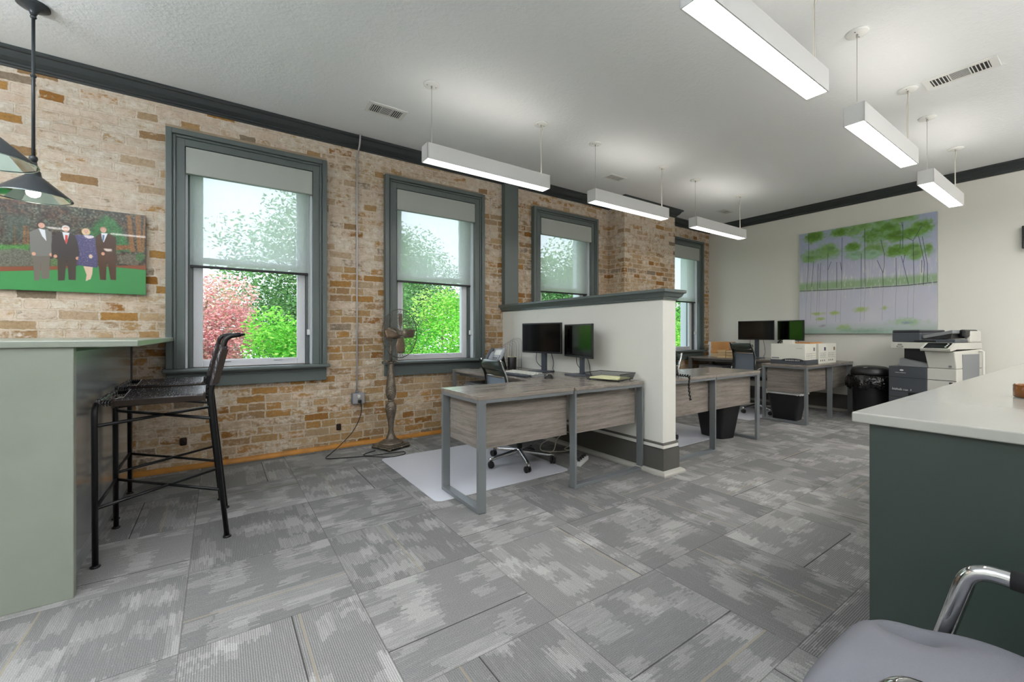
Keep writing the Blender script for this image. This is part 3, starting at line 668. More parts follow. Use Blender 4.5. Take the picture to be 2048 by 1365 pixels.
class Pic:
    def __init__(s, a0, a1, z0, z1, nx, nz):
        s.A, s.Z = np.meshgrid(np.linspace(a0, a1, nx), np.linspace(z0, z1, nz)); s.C = np.zeros((nz, nx, 3)); s.b = (a0, a1, z0, z1); s.n = (nz, nx)
    def mixin(s, m, c): m = np.clip(m, 0, 1)[..., None]; s.C = s.C*(1-m)+np.array(c)*m
    def ell(s, c, r, col, soft=.25, rag=0., seed=1):
        d = np.sqrt(((s.A-c[0])/r[0])**2+((s.Z-c[1])/r[1])**2)
        if rag: d = d+(fnoise(s.n, (60, 60), seed)-.5)*rag+(fnoise(s.n, (22, 22), seed+5)-.5)*rag
        s.mixin((1-d)/soft, col)
    def poly(s, pts, col, soft=.003):
        ins = np.zeros(s.n, bool); n = len(pts); dist = np.full(s.n, 9.)
        for i in range(n):
            x1, y1 = pts[i]; x2, y2 = pts[(i+1) % n]
            if y1 != y2: ins ^= ((s.Z < y1) != (s.Z < y2)) & (s.A < (x2-x1)*(s.Z-y1)/(y2-y1)+x1)
            l2 = (x2-x1)**2+(y2-y1)**2+1e-12; t = np.clip(((s.A-x1)*(x2-x1)+(s.Z-y1)*(y2-y1))/l2, 0, 1)
            dist = np.minimum(dist, np.hypot(s.A-x1-t*(x2-x1), s.Z-y1-t*(y2-y1)))
        s.mixin(.5+np.where(ins, dist, -dist)/soft, col)
    def line(s, pts, w, col, soft=None):
        for (x1, y1), (x2, y2) in zip(pts[:-1], pts[1:]):
            l2 = (x2-x1)**2+(y2-y1)**2+1e-12; t = np.clip(((s.A-x1)*(x2-x1)+(s.Z-y1)*(y2-y1))/l2, 0, 1)
            d = np.hypot(s.A-x1-t*(x2-x1), s.Z-y1-t*(y2-y1)); s.mixin((w-d)/(soft or w*.6)+.3, col)
    def mesh(s, name, parent, mat, at):
        nz, nx = s.n; V = [at(a, z) for a, z in zip(s.A.ravel(), s.Z.ravel())]
        i = np.arange(nz*nx).reshape(nz, nx); F = np.stack([i[:-1, :-1], i[:-1, 1:], i[1:, 1:], i[1:, :-1]], -1).reshape(-1, 4)
        me = bpy.data.meshes.new(name); me.from_pydata(V, [], F.tolist()); me.materials.append(mat)
        c = np.clip(s.C, 0, 255)/255.; c = np.where(c <= .04045, c/12.92, ((c+.055)/1.055)**2.4)
        cc = np.ones((nz*nx, 4), np.float32); cc[:, :3] = c.reshape(-1, 3)
        me.color_attributes.new('col', 'FLOAT_COLOR', 'POINT').data.foreach_set('color', cc.ravel())
        o = bpy.data.objects.new(name, me); COL.objects.link(o); o.parent = parent; return o

# family print on the brick wall
fa0, fa1, fz0, fz1 = -1.285, -.474, 1.440, 2.068
FP = Pic(fa0, fa1, fz0, fz1, 420, 320); YP = YW-.035
def f(x, y): return on_y(x/5.689, 420+y/5.689, YP)
def fs(*p): return [f(x, y) for x, y in p]
nz1 = fnoise(FP.n, (70, 90), 3)[..., None]; nz2 = fnoise(FP.n, (14, 18), 4)[..., None]
FP.C = np.array((66, 40, 30))*(1-nz2)+np.array((74, 78, 66))*nz2; FP.C = FP.C*(.65+.7*nz1)
FP.poly(fs((60, 60), (330, 40), (330, 330), (60, 360)), (66, 74, 64), .06)
for x, w in ((280, 30), (318, 22), (170, 14)): FP.poly(fs((x-w*.5, 180), (x+w*.5, 180), (x+w*.6, 420), (x-w*.6, 420)), (112, 78, 48), .006)
FP.poly(fs((1010, 260), (1090, 140), (1190, 66), (1290, 95), (1380, 200), (1440, 330), (1510, 470), (1250, 490), (1030, 480)), (54, 104, 58), .03)
FP.C *= (.85+.3*nz1)
for a, b_, c, d in ((1440, 1490, 1480, 1540), (1540, 1600, 1560, 1615), (1640, 1655, 1610, 1640)): FP.poly(fs((a, 60), (b_, 60), (d, 480), (c, 480)), (128, 88, 46), .008)
FP.poly(fs((1320, 400), (1480, 400), (1480, 450), (1320, 460)), (126, 80, 40), .012)
FP.poly(fs((-300, 400), (340, 395), (345, 520), (-300, 500)), (66, 122, 54), .02)
FP.poly(fs((-300, 470), (200, 440), (400, 470), (390, 650), (-300, 660)), (92, 92, 80), .02)
FP.poly(fs((570, 560), (670, 540), (670, 650), (570, 650)), (84, 108, 66), .01)
FP.ell(f(1480, 570), (.07, .047), (96, 88, 74), .2, .5, 8); FP.ell(f(1600, 540), (.03, .04), (62, 96, 54), .3, .4, 9)
FP.C *= (.8+.4*fnoise(FP.n, (110, 140), 6)[..., None])
FP.poly(fs((-300, 650), (660, 640), (1000, 640), (1700, 630), (1700, 690), (-300, 720)), (128, 66, 38), .008)
FP.poly(fs((-300, 705), (300, 692), (700, 680), (900, 630), (1350, 655), (1700, 690), (1700, 1000), (-300, 1000)), (52, 132, 70), .006)
def person_print(head, hr, hair, jacket, jc, shirt, tie, tc, legs, lc, hands):
    for q in legs: FP.poly(fs(*q), lc)
    FP.poly(fs(*jacket), jc)
    if shirt: FP.poly(fs(*shirt), (222, 224, 230))
    if tie: FP.poly(fs(*tie), tc, .002)
    c = f(*head); FP.ell((c[0], c[1]+.004), (hr*1.06, hr*1.12), hair, .2); FP.ell((c[0]+.001, c[1]-.004), (hr*.86, hr*.98), (206, 158, 138), .2)
    for sx in (-1, 1): FP.ell((c[0]+sx*hr*.33, c[1]+.0005), (hr*.13, hr*.09), (84, 60, 52), .5)
    FP.ell((c[0], c[1]-hr*.5), (hr*.28, hr*.08), (160, 90, 84), .6)
    for h in hands: FP.ell(f(*h), (.0115, .0145), (206, 150, 126), .3)
person_print((470, 170), .0215, (52, 40, 34), [(335, 250), (430, 212), (540, 225), (590, 260), (592, 470), (575, 525), (365, 525), (345, 480)], (112, 110, 106), [(438, 210), (512, 228), (528, 355), (480, 300)], None, None,
    [[(370, 520), (470, 520), (462, 640), (452, 800), (392, 805)], [(460, 520), (570, 520), (560, 785), (470, 785)]], (104, 96, 88), [(384, 500), (584, 510)])
person_print((748, 215), .0215, (206, 206, 206), [(600, 290), (700, 252), (795, 262), (870, 300), (912, 420), (905, 545), (860, 560), (650, 560), (588, 530), (584, 400)], (56, 48, 48), [(708, 250), (792, 262), (756, 390), (728, 330)], [(742, 285), (772, 290), (768, 360), (752, 390), (738, 350)], (196, 66, 62),
    [[(655, 555), (760, 555), (748, 650), (735, 802), (660, 805)], [(765, 555), (866, 555), (862, 800), (782, 795)]], (60, 48, 42), [(630, 528), (882, 552)])
for q in ([(948, 640), (1000, 645), (1010, 740), (998, 806), (975, 810), (985, 740)], [(1000, 645), (1056, 650), (1050, 730), (1030, 790), (1000, 800)]): FP.poly(fs(*q), (214, 182, 160))
c = f(978, 250); FP.ell(c, (.027, .03), (220, 198, 150), .25)
FP.poly(fs((850, 285), (920, 285), (1045, 285), (1098, 340), (1112, 480), (1110, 660), (870, 628), (905, 490), (880, 360)), (74, 70, 110)); FP.mixin(((fnoise(FP.n, (190, 240), 12) > .78) & (np.abs(FP.A-f(990, 480)[0]) < .047) & (FP.Z < f(990, 290)[1]) & (FP.Z > f(990, 640)[1]))*.35, (190, 186, 214))
FP.ell((c[0], c[1]+.004), (.0165, .0205), (222, 178, 156), .2); FP.ell(f(1032, 530), (.012, .018), (216, 186, 166), .3)
for sx in (-1, 1): FP.ell((c[0]+sx*.006, c[1]+.005), (.0025, .002), (84, 60, 52), .5)
FP.ell((c[0], c[1]-.007), (.006, .002), (176, 84, 84), .6)
person_print((1175, 228), .0195, (170, 130, 112), [(1085, 305), (1155, 262), (1232, 270), (1320, 312), (1322, 525), (1110, 525), (1088, 400)], (70, 46, 32), [(1150, 262), (1226, 268), (1180, 372), (1160, 330)], [(1166, 285), (1190, 288), (1184, 340), (1172, 368), (1162, 340)], (98, 120, 152),
    [[(1110, 520), (1220, 520), (1212, 640), (1205, 800), (1140, 795)], [(1215, 520), (1322, 520), (1320, 800), (1258, 795), (1232, 640)]], (74, 46, 28), [(1172, 500)])
fpt = thing('family_picture', 'glossy frameless print of four people on a lawn, on the brick', 'picture', ((fa0+fa1)/2, YP, (fz0+fz1)/2))
c0 = fpt.location
B().mat('black_gloss').box((fa0-c0.x, .001, fz0-c0.z), (fa1-c0.x, .03, fz1-c0.z)).out('board', fpt)
M['print'] = vcol('glossy_print', .35, .5, .55)
FP.mesh('printed_image', fpt, M['print'], lambda a, z: (a-c0.x, 0, z-c0.z))

# tree painting on the painted wall
ta0, ta1, tz0, tz1 = 1.372, 2.925, 1.135, 2.69; XP = XW-.045
TP = Pic(ta1, ta0, tz0, tz1, 540, 540)
def g(x, y): return on_x(1580+x/4.875, 410+y/4.875, XP)
def gs(*p): return [g(x, y) for x, y in p]
t_ = (TP.Z-tz0)/(tz1-tz0); n0 = fnoise(TP.n, (6, 7), 21); n1 = fnoise(TP.n, (8, 120), 22); n2 = fnoise(TP.n, (90, 90), 23)
top = np.array((158, 166, 196)); mid = np.array((188, 188, 206)); low = np.array((206, 204, 212))
TP.C = (top*np.clip((t_-.55)/.45, 0, 1)[..., None]+mid*(1-np.clip((t_-.55)/.45, 0, 1))[..., None])
TP.mixin(np.clip((.50-t_)*3, 0, 1), low); TP.mixin(n0*.4, (176, 184, 206)); 
TP.mixin(((n1 > .72)*.5)*np.clip(1-np.abs(t_-.50)/.22, 0, 1), (226, 226, 208))
G = [(235, 315, 105, 62, 0), (300, 480, 180, 62, 1), (370, 440, 90, 60, 1), (200, 520, 80, 40, 1), (480, 270, 110, 44, 0), (640, 250, 90, 60, 1), (610, 410, 80, 50, 0), (640, 490, 110, 44, 2), (800, 310, 120, 60, 0), (900, 260, 170, 70, 0), (960, 220, 110, 60, 0),
     (1060, 300, 180, 56, 0), (830, 430, 110, 60, 1), (800, 480, 90, 40, 2), (1030, 450, 110, 60, 0), (1180, 430, 110, 60, 0), (1230, 480, 70, 60, 1), (1280, 220, 120, 80, 0), (1200, 260, 110, 50, 0), (1350, 430, 50, 55, 1), (1100, 130, 140, 40, 1), (860, 180, 90, 40, 1), (720, 210, 90, 36, 1)]
GC = [(98, 142, 56), (122, 160, 96), (150, 186, 158)]
for k, (x, y, rx, ry, q) in enumerate(G):
    c = g(x, y); w_ = abs(g(x+rx, y)[0]-g(x-rx, y)[0])/2*1.12; h_ = abs(g(x, y+ry)[1]-g(x, y-ry)[1])/2*1.12
    TP.ell(c, (w_*1.25, h_*1.3), (140, 172, 150), .8, .5, 40+k); TP.ell(c, (w_, h_), GC[q], .5, .38, 60+k); TP.ell((c[0], c[1]+h_*.15), (w_*.6, h_*.55), tuple(v*.86 for v in GC[q]), .8, .8, 90+k)
TP.mixin((n2-.55)*.4*(TP.C[..., 1] > TP.C[..., 2]+12), (176, 190, 90))
TP.mixin(np.clip(1-np.abs(t_-.42-.02*0)/.06, 0, 1)*0, (0, 0, 0))
def band(y0l, y0r, y1l, y1r, col, soft=.02): TP.poly(gs((60, y0l), (1460, y0r), (1460, y1r), (60, y1l)), col, soft)
band(770, 670, 845, 762, (150, 176, 140), .06); TP.mixin(((n1 > .45)*.5)*np.clip(1-np.abs(TP.Z-g(700, 775)[1]+0)/.07, 0, 1), (134, 166, 118))
TP.line(gs((92, 842), (500, 826), (800, 806), (1150, 785), (1436, 752)), .006, (84, 78, 92), .006)
for k in range(130):
    x = rng.uniform(100, 1430); y = rng.uniform(560, 960); c = g(x, y); TP.ell(c, (.005+.006*rng.random(), .02+.04*rng.random()), (208, 208, 208) if k % 3 else (190, 194, 218), 1.3)
TK = [[(185, 270), (182, 480), (178, 620), (162, 830)], [(230, 555), (210, 800)], [(275, 575), (268, 830)], [(298, 570), (290, 810)], [(370, 470), (366, 840)], [(400, 555), (368, 640)], [(455, 560), (455, 810)], [(508, 320), (505, 640), (500, 820)], [(490, 560), (505, 650)],
      [(695, 480), (693, 810)], [(728, 230), (730, 560), (732, 800)], [(850, 540), (905, 660), (908, 800)], [(885, 340), (920, 480), (918, 600), (905, 670)], [(1033, 520), (1036, 790)], [(1085, 500), (1155, 775)], [(1120, 490), (1105, 560)], [(1100, 170), (1100, 430)], [(1085, 170), (1102, 230)], [(1200, 350), (1204, 540), (1210, 775)], [(1140, 320), (1200, 350), (1280, 210)],
      [(1255, 310), (1310, 560), (1300, 780)], [(1290, 310), (1340, 580), (1342, 755)], [(1075, 340), (1072, 420)], [(1285, 540), (1282, 660)]]
for q in TK: TP.line(gs(*q), .003, (62, 62, 84), .003)
for q in TK[:20]:
    x = q[-1][0]; y = q[-1][1]
    if y > 740: TP.line(gs((x, y+15), (x-6, y+150), (x-10, y+330)), .0016, (118, 120, 148), .003)
for x, y, rx, ry in ((700, 1020, 90, 34), (270, 1060, 90, 22), (440, 1055, 60, 22), (920, 1005, 60, 26), (520, 1200, 70, 44), (300, 1110, 60, 20)):
    c = g(x, y); TP.ell(c, (abs(g(x+rx, y)[0]-c[0]), abs(g(x, y+ry)[1]-c[1])), (164, 184, 120), .8, .6, x)
TP.mixin(np.clip((.11-t_)/.10, 0, 1)*.75, (150, 176, 158)); 
for x, y, rx, ry, cc in ((1140, 1140, 220, 45, (158, 186, 150)), (1140, 1150, 60, 16, (140, 150, 172)), (320, 1180, 50, 18, (160, 150, 168)), (700, 1230, 300, 30, (136, 164, 146)), (200, 1230, 150, 25, (160, 186, 170))):
    c = g(x, y); TP.ell(c, (abs(g(x+rx, y)[0]-c[0]), abs(g(x, y+ry)[1]-c[1])), cc, .9, .5, y)
tpt = thing('landscape_picture', 'large canvas of slim green trees mirrored in pale water', 'painting', (XP, (ta0+ta1)/2, (tz0+tz1)/2))
c1 = tpt.location
B().mat('valance').box((.0008, ta0-c1.y, tz0-c1.z), (.0445, ta1-c1.y, tz1-c1.z)).out('canvas', tpt)
M['paint'] = vcol('painted_canvas', .6, .3, 0., .25)
TP.mesh('painted_image', tpt, M['paint'], lambda a, z: (0, a-c1.y, z-c1.z))

# ------------------------------------------------------------------ bar counter, left
bar = thing('bar_counter', 'pale sage stone bar counter with waterfall end and steel side', 'bar counter', (-1.1, 3.5, 0))
def L(o, p): return (p[0]-o[0], p[1]-o[1], p[2]-o[2] if len(o) > 2 else p[2])
bo = (-1.1, 3.5, 0)
B().mat('quartz_sage').box(L(bo, (-1.75, 2.545, 1.073)), L(bo, (-.30, 4.42, 1.102)), .004).out('countertop', bar)
B().mat('quartz_sage').box(L(bo, (-1.75, 2.557, 0)), L(bo, (-.509, 2.60, 1.073)), .003).out('waterfall_panel', bar)
B().mat('cabgrey').box(L(bo, (-1.7, 2.60, .0)), L(bo, (-.565, 4.42, 1.05))).box(L(bo, (-1.72, 2.6, 1.05)), L(bo, (-.535, 4.42, 1.073))).box(L(bo, (-.575, 4.35, 0)), L(bo, (-.553, 4.42, 1.05))).out('cabinet', bar)
B().mat('steel_panel').box(L(bo, (-.565, 2.601, .075)), L(bo, (-.555, 4.35, 1.05)), .001).out('side_panel', bar)
B().mat('mid_grey').sweep([(0, 0), (-.016, 0), (-.016, .05), (-.01, .07), (0, .072)], [L(bo, (-.565, 2.63, 0))[:2], L(bo, (-.565, 4.35, 0))[:2]]).out('kick_board', bar)
B().mat('blackmetal').box(L(bo, (-.555, 2.602, 0)), L(bo, (-.53, 2.625, .06)), .003).out('foot', bar)

# bar stools
def stool(label, x, y):
    t = thing('bar_stool', label, 'bar stool', (x, y, 0), 0, 'black leather sling bar stools'); r = .0125; lg = []
    m = B().mat('blackmetal').tube(bend([(-.265, -.255, .004), (-.268, -.255, .792), (-.262, 0, .792)], .07), r, 10); m.lathe([(.001, 0), (.021, 0), (.021, .006), (.012, .012), (.001, .012)], (-.265, -.255, 0), 12); m.out('leg', t)
    m = B().mat('blackmetal').tube(bend([(-.265, .255, .004), (-.268, .255, .792), (-.262, 0, .792)], .07), r, 10); m.lathe([(.001, 0), (.021, 0), (.021, .006), (.012, .012), (.001, .012)], (-.265, .255, 0), 12); m.out('leg', t)
    for s in (-1, 1):
        m = B().mat('blackmetal').tube(bend([(.265, s*.24, .004), (.188, s*.24, .80), (.262, s*.235, 1.115), (.33, s*.235, 1.127)], .04), r, 10); m.lathe([(.001, 0), (.021, 0), (.021, .006), (.012, .012), (.001, .012)], (.265, s*.24, 0), 12); m.out('leg', t)
    B().mat('blackmetal').tube(bend([(.29, -.235, 1.12), (.345, -.235, 1.128), (.345, .235, 1.128), (.29, .235, 1.12)], .03), r*.6, 8).out('top_rail', t)
    sr = B().mat('blackmetal')
    for s in (-1, 1): sr.tube([(-.262, s*.215, .792), (.19, s*.215, .785)], .011, 8)
    sr.out('seat_rail', t)
    for z in (.675, .275):
        xr = .265-.077*z/.8
        b = B().mat('blackmetal').tube([(-.265, -.255, z+.008), (xr, .24, z-.008)], .0085, 8).tube([(-.265, .255, z+.008), (xr, -.24, z-.008)], .0085, 8)
        if z < .5: b.tube([(-.265, -.255, z+.01), (-.265, .255, z+.01)], .0085, 8)
        b.out('brace', t)
    # sling seat: sags between the rails and wraps round them
    P = []
    for i in range(9):
        x = -.20+.36*i/8; row = []
        for j in range(15):
            yy = -.235+.47*j/14; q = yy/.235
            row.append((x-.012*(1-q*q)*(1 if i == 0 else 0), yy, .806-.02*(1-q*q)))
        row = [(x, -.232, .772), (x, -.236, .785)]+row+[(x, .236, .785), (x, .232, .772)]
        row += [(x, .215, .768)]+[(x, -.2+.0*1, .768)][:0]+[(p[0], p[1], p[2]-.008) for p in row[16:1:-1]]+[(x, -.215, .768)]
        P.append(row)
    sl = B().mat('leather'); sl.grid(P, True, False, True); so = sl.out('seat', t)
    for s in (-1, 1):
        tr = B().mat('leather_edge'); tr.box((-.203, s*.2375-.003, .768), (.163, s*.2375+.003, .799), .003)
        for k in range(2): tr.box((-.206+.37*k-.004, s*.215-.03, .76), (-.206+.37*k+.004, s*.215+.026, .81), .003)
        tr.out('edge_wrap', so)
    st = B().mat('cordw')
    for k in range(2): st.tube([(-.196+.35*k, -.225, .8075), (-.196+.35*k, 0, .7885), (-.196+.35*k, .225, .8075)], .0012, 4)
    st.out('stitching', so)
    lc = B().mat('leather')
    for s in (-1, 1):
        for k in range(4): lc.tube([(-.24+.011*k, s*.205, .806), (-.245+.011*k, s*.235, .790), (-.24+.011*k, s*.215, .774)], .004, 6)
    lc.box((-.275, -.23, .775), (-.25, .23, .808), .008); lc.out('lacing', so)
    bk = B().mat('leather'); P = []
    def bx(z): return .188+(z-.80)*.235
    for zz in (.85, .9, .95, 1.0, 1.03, 1.06):
        row = []
        for j in range(13):
            yy = -.25+.5*j/12; q = yy/.25; row.append((bx(zz)-.016+.012*(1-q*q), yy, zz))
        row += [(bx(zz)+.018, .252, zz)]+[(bx(zz)+.02-.0*(1-((-.25+.5*j/12)/.25)**2), -.25+.5*j/12, zz) for j in range(12, -1, -1)]+[(bx(zz)-.0, -.252, zz)]
        P.append(row)
    bk.grid(P, True, False, True); bo_ = bk.out('backrest', t)
    for s in (-1, 1): B().mat('leather_edge').hexa([(bx(.86)-.004, s*.2525, .86), (bx(.86)+.026, s*.2525, .86), (bx(.86)+.026, s*.257, .86), (bx(.86)-.004, s*.257, .86), (bx(1.045)-.004, s*.2525, 1.045), (bx(1.045)+.026, s*.2525, 1.045), (bx(1.045)+.026, s*.257, 1.045), (bx(1.045)-.004, s*.257, 1.045)]).out('edge_wrap', bo_)
    return t
s1 = stool('black leather and metal bar stool, the nearer of the two', -.226, 3.092)
dup(s1, 'black leather and metal bar stool, farther, closer to the brick', (-.252, 3.760, 0))

# ------------------------------------------------------------------ standing fan
fan = thing('pedestal_fan', 'antique bronze pedestal fan standing by the second window', 'fan', (1.41, 4.16, 0), math.radians(21.4))
bs = B().mat('bronze').box((-.128, -.128, .018), (.128, .128, .048), .008)
for sx in (-1, 1):
    for sy in (-1, 1): bs.sphere((sx*.116, sy*.116, .017), .02, sz=.85)
for k in range(9):
    for s in (-1, 1): bs.sphere((-.11+.0275*k, s*.128, .024), .011, sz=.8); bs.sphere((s*.128, -.11+.0275*k, .024), .011, sz=.8)
bs.out('base', fan)
cl = [(.118, .048), (.116, .056), (.1, .066), (.075, .078), (.055, .088), (.05, .094), (.043, .11), (.03, .14), (.023, .182), (.026, .23), (.034, .29), (.046, .35), (.053, .385), (.05, .42), (.036, .45), (.025, .462), (.028, .468), (.025, .474), (.036, .495), (.049, .53), (.05, .56), (.044, .62), (.037, .68), (.032, .74), (.029, .80), (.028, .835), (.036, .84), (.036, .85), (.02, .856), (.001, .857)]
P = []; zz = np.linspace(cl[5][1], cl[25][1], 150); rr = np.interp(zz, [q[1] for q in cl], [q[0] for q in cl])
for z, r in zip(zz, rr):
    row = []
    for k in range(72):
        th = 2*PI*k/72; fold = abs(((k/72*4) % 1)-.5)*2
        row.append((r*(1+.06*math.sin(z*2*PI*44+fold*9.))*math.cos(th), r*(1+.06*math.sin(z*2*PI*44+fold*9.))*math.sin(th), z))
    P.append(row)
cm = B().mat('bronze'); cm.grid(P, True, False, True); cm.lathe(cl[:6]+[(.001, .094)], seg=30); cm.lathe([(.001, .45), (.027, .457), (.03, .468), (.027, .478), (.001, .484)], seg=24)
cm.lathe([(.001, .83)]+cl[25:], seg=24)
for k in range(8): cm.sphere((.06*math.cos(k*PI/4), .06*math.sin(k*PI/4), .082), .016, sz=.5)
cm.out('column', fan)
pt = B().mat('bronze')
for k in range(4):
    a = k*PI/2+.3; d = Vector((math.cos(a), math.sin(a), 0)); pt.tube([d*.02+Vector((0, 0, .85)), d*.05+Vector((0, 0, .866)), d*.078+Vector((0, 0, .856)), d*.085+Vector((0, 0, .846))], [.014, .016, .013, .004], 8, flat=.5)
pt.out('petal_collar', fan)
B().mat('bronze').tube([(0, 0, .85), (0, 0, 1.06)], .0125, 12).out('pole', fan)
nv = Vector((.44, -.9, 0)).normalized(); nv.rotate(Matrix.Rotation(-math.radians(21.4), 3, 'Z')); sd = Vector((-nv.y, nv.x, 0)); upv = Vector((0, 0, 1)); HC = nv*.125+upv*1.135
mt = Matrix((( sd.x, upv.x, nv.x), (sd.y, upv.y, nv.y), (sd.z, upv.z, nv.z)))
mo = B().mat('bronze').lathe([(.001, -.21), (.03, -.205), (.05, -.18), (.06, -.14), (.062, -.08), (.055, -.05), (.03, -.04), (.001, -.04)], HC, 22, mt); mo.tube([upv*1.05, upv*1.13-nv*.02], .02, 10); mo.out('motor', fan)
def cage(zr, name):
    c = B().mat('bronze'); R = .238; n = 40
    for k in range(n):
        a = 2*PI*k/n; pts = []
        for q in range(7):
            f_ = q/6; rad = .045+(R-.045)*f_; tw = a+.5*(1-f_); dep = zr*(1-f_**2.4); pts.append(HC+sd*rad*math.cos(tw)+upv*rad*math.sin(tw)+nv*dep)
        c.tube(pts, .0015, 4, caps=False)
    for rad, dep in ((.045, zr), (.12, zr*.93), (.185, zr*.62), (R, 0)):
        c.tube([HC+sd*rad*math.cos(2*PI*k/40)+upv*rad*math.sin(2*PI*k/40)+nv*dep for k in range(40)], .0035 if rad == R else .0015, 6, True)
    c.lathe([(.001, zr-.002), (.045, zr-.002), (.045, zr+.003), (.001, zr+.003)], HC, 20, mt); c.out(name, fan)
cage(.07, 'front_guard'); cage(-.06, 'rear_guard')
for k in range(4):
    b = B().mat('bronze_blade'); a = k*PI/2; P = []
    for i in range(8):
        rad = .035+.16*i/7; wd = .022+.05*math.sin(min(1, i/5.)*PI/2)*(1 if i < 6 else .86); row = []
        for j in range(6):
            q = -1+2*j/5; ang = a+q*wd/rad*.62; row.append(HC+sd*rad*math.cos(ang)+upv*rad*math.sin(ang)+nv*(q*.018*(1-.3*i/7)+.004))
        P.append(row)
    b.grid(P); bo2 = b.out('blade', fan)
    md = bo2.modifiers.new('thick', 'SOLIDIFY'); md.thickness = .002
B().mat('bronze').lathe([(.001, -.04), (.03, -.03), (.034, 0), (.026, .03), (.001, .04)], HC, 18, mt).out('hub', fan)

# conduit, outlet, cord
cd = thing('conduit_outlet', 'grey outlet box under a long conduit between the first two windows', 'outlet', (1.16, YW, 0))
B().mat('galv').tube(smoothpath([(-.005, -.012, .545), (-.005, -.012, 1.6), (-.003, -.012, 2.8), (-.003, -.02, 2.93), (-.003, -.105, 3.02), (-.003, -.125, ZC)], 6), .0085, 10).out('conduit', cd)
ob = B().mat('boxgrey').box((-.06, -.06, .425), (.06, 0, .535), .006); ob.lathe([(.001, .533), (.016, .533), (.016, .552), (.012, .556), (.001, .556)], (-.005, -.02, 0), 12); ob.out('outlet_box', cd)
rc = B().mat('galv').box((-.055, -.063, .43), (.055, -.06, .53), .001); rc.mat('white_plastic')
for z in (.503, .457): rc.lathe([(.001, 0), (.017, 0), (.017, .004), (.001, .004)], (0, -.062, z), 16, Matrix.Rotation(PI/2, 3, 'X'))
rc.mat('black')
for z in (.503,):
    for sx in (-.006, .006): rc.box((sx-.0012, -.0672, z), (sx+.0012, -.066, z+.008))
rc.out('receptacle', cd)
pl = thing('fan_cord', 'black cord running from the outlet across the carpet to the fan', 'cord', (1.16, 4.385, 0))
def W(x, y, z): return (x-1.16, y-4.385, z)
pp = B().mat('cord').tube(smoothpath([W(1.165, 4.36, .452), W(1.172, 4.34, .40), W(1.165, 4.36, .30), W(1.10, 4.38, .16), W(.98, 4.36, .05), W(.86, 4.24, .006), W(.80, 4.13, .005), W(.84, 4.08, .005), W(1.0, 4.02, .005), W(1.12, 3.97, .005), W(1.29, 3.83, .005), W(1.42, 3.84, .005), W(1.46, 3.92, .005), W(1.37, 3.95, .005), W(1.22, 3.965, .005), W(1.13, 3.985, .005), W(1.11, 4.04, .005), W(1.17, 4.09, .005), W(1.245, 4.12, .005)], 6), .0042, 7); pp.out('cable', pl)
B().mat('black').box(W(1.145, 4.345, .44), W(1.178, 4.3830, .474), .007).out('plug', pl)
for n_, (x, z, lb) in enumerate(((-.24, .24, 'rusty iron anchor in the brick behind the bar stool legs'), (.98, .21, 'rusty iron anchor low in the brick left of the fan'))):
    a = thing('wall_anchor', lb, 'wall anchor', (x, YW, z), 0, 'iron anchors in the brick')
    B().mat('iron').box((-.022, -.016, -.034), (.024, .004, .03), .009).out('plate', a); B().mat('iron').tube([(0, -.01, .0), (.002, -.045, -.004)], .013, 8).out('bolt', a)
# ------------------------------------------------------------------ desks
ZD = .74
def main_desk(label, x0, x1, y0, y1):
    cx, cy = (x0+x1)/2, (y0+y1)/2; t = thing('office_desk', label, 'desk', (cx, cy, 0), 0, 'grey oak desks with silver loop legs')
    a, b, c, d = x0-cx, x1-cx, y0-cy, y1-cy
    B().mat('wood_y').box((a, c, ZD-.026), (b, d, ZD), .0015).out('desktop', t)
    for q0, q1 in ((c+.004, c+.062), (d-.062, d-.004)):
        f = B().mat('steel'); e = .018
        f.box((a+.002, q0, 0), (a+.002+e, q1, ZD-.026), .001); f.box((b-.002-e, q0, 0), (b-.002, q1, ZD-.026), .001)
        f.box((a+.002+e, q0, 0), (b-.002-e, q1, .024), .001); f.box((a+.002+e, q0, ZD-.048), (b-.002-e, q1, ZD-.026), .001); f.out('leg_frame', t)
    for xx in (a+.06, b-.10): B().mat('steel').box((xx, c+.062, ZD-.066), (xx+.04, d-.062, ZD-.026)).out('rail', t)
    B().mat('wood_x').box((a+.022, c+.075, .382), (b-.022, c+.093, .70), .001).out('modesty_panel', t)
    return t
def return_desk(label, x0, x1, y0, y1, end):
    cx, cy = (x0+x1)/2, (y0+y1)/2; t = thing('return_desk', label, 'desk', (cx, cy, 0), 0, 'grey oak desks with silver loop legs')
    a, b, c, d = x0-cx, x1-cx, y0-cy, y1-cy
    B().mat('wood_x').box((a, c, ZD-.026), (b, d, ZD), .0015).out('desktop', t)
    q0, q1 = (a+.004, a+.060) if end < 0 else (b-.060, b-.004); e = .026
    f = B().mat('steel'); f.box((q0, c+.003, .004), (q1, c+.003+e, ZD-.026), .001); f.box((q0, d-.003-e, .004), (q1, d-.003, ZD-.026), .001)
    f.box((q0, c+.003+e, .004), (q1, d-.003-e, .028), .001); f.box((q0, c+.003+e, ZD-.048), (q1, d-.003-e, ZD-.026), .001); f.out('leg_frame', t)
    xa, xb = (q1, b-.002) if end < 0 else (a+.002, q0)
    for ya in (c+.003, d-.023): B().mat('steel').box((xa, ya, ZD-.048), (xb, ya+.02, ZD-.026)).out('rail', t)
    B().mat('wood_x').box((xa, c+.075, .382), (xb, c+.093, .70), .001).out('modesty_panel', t)
    if end < 0: B().mat('wood_y').box((q1-.002, c+.04, .382), (q1+.014, d-.04, .70), .001).out('end_panel', t)
    return t
main_desk('grey oak desk along the near side of the half wall', 2.135, 2.908, 2.283, 4.26)
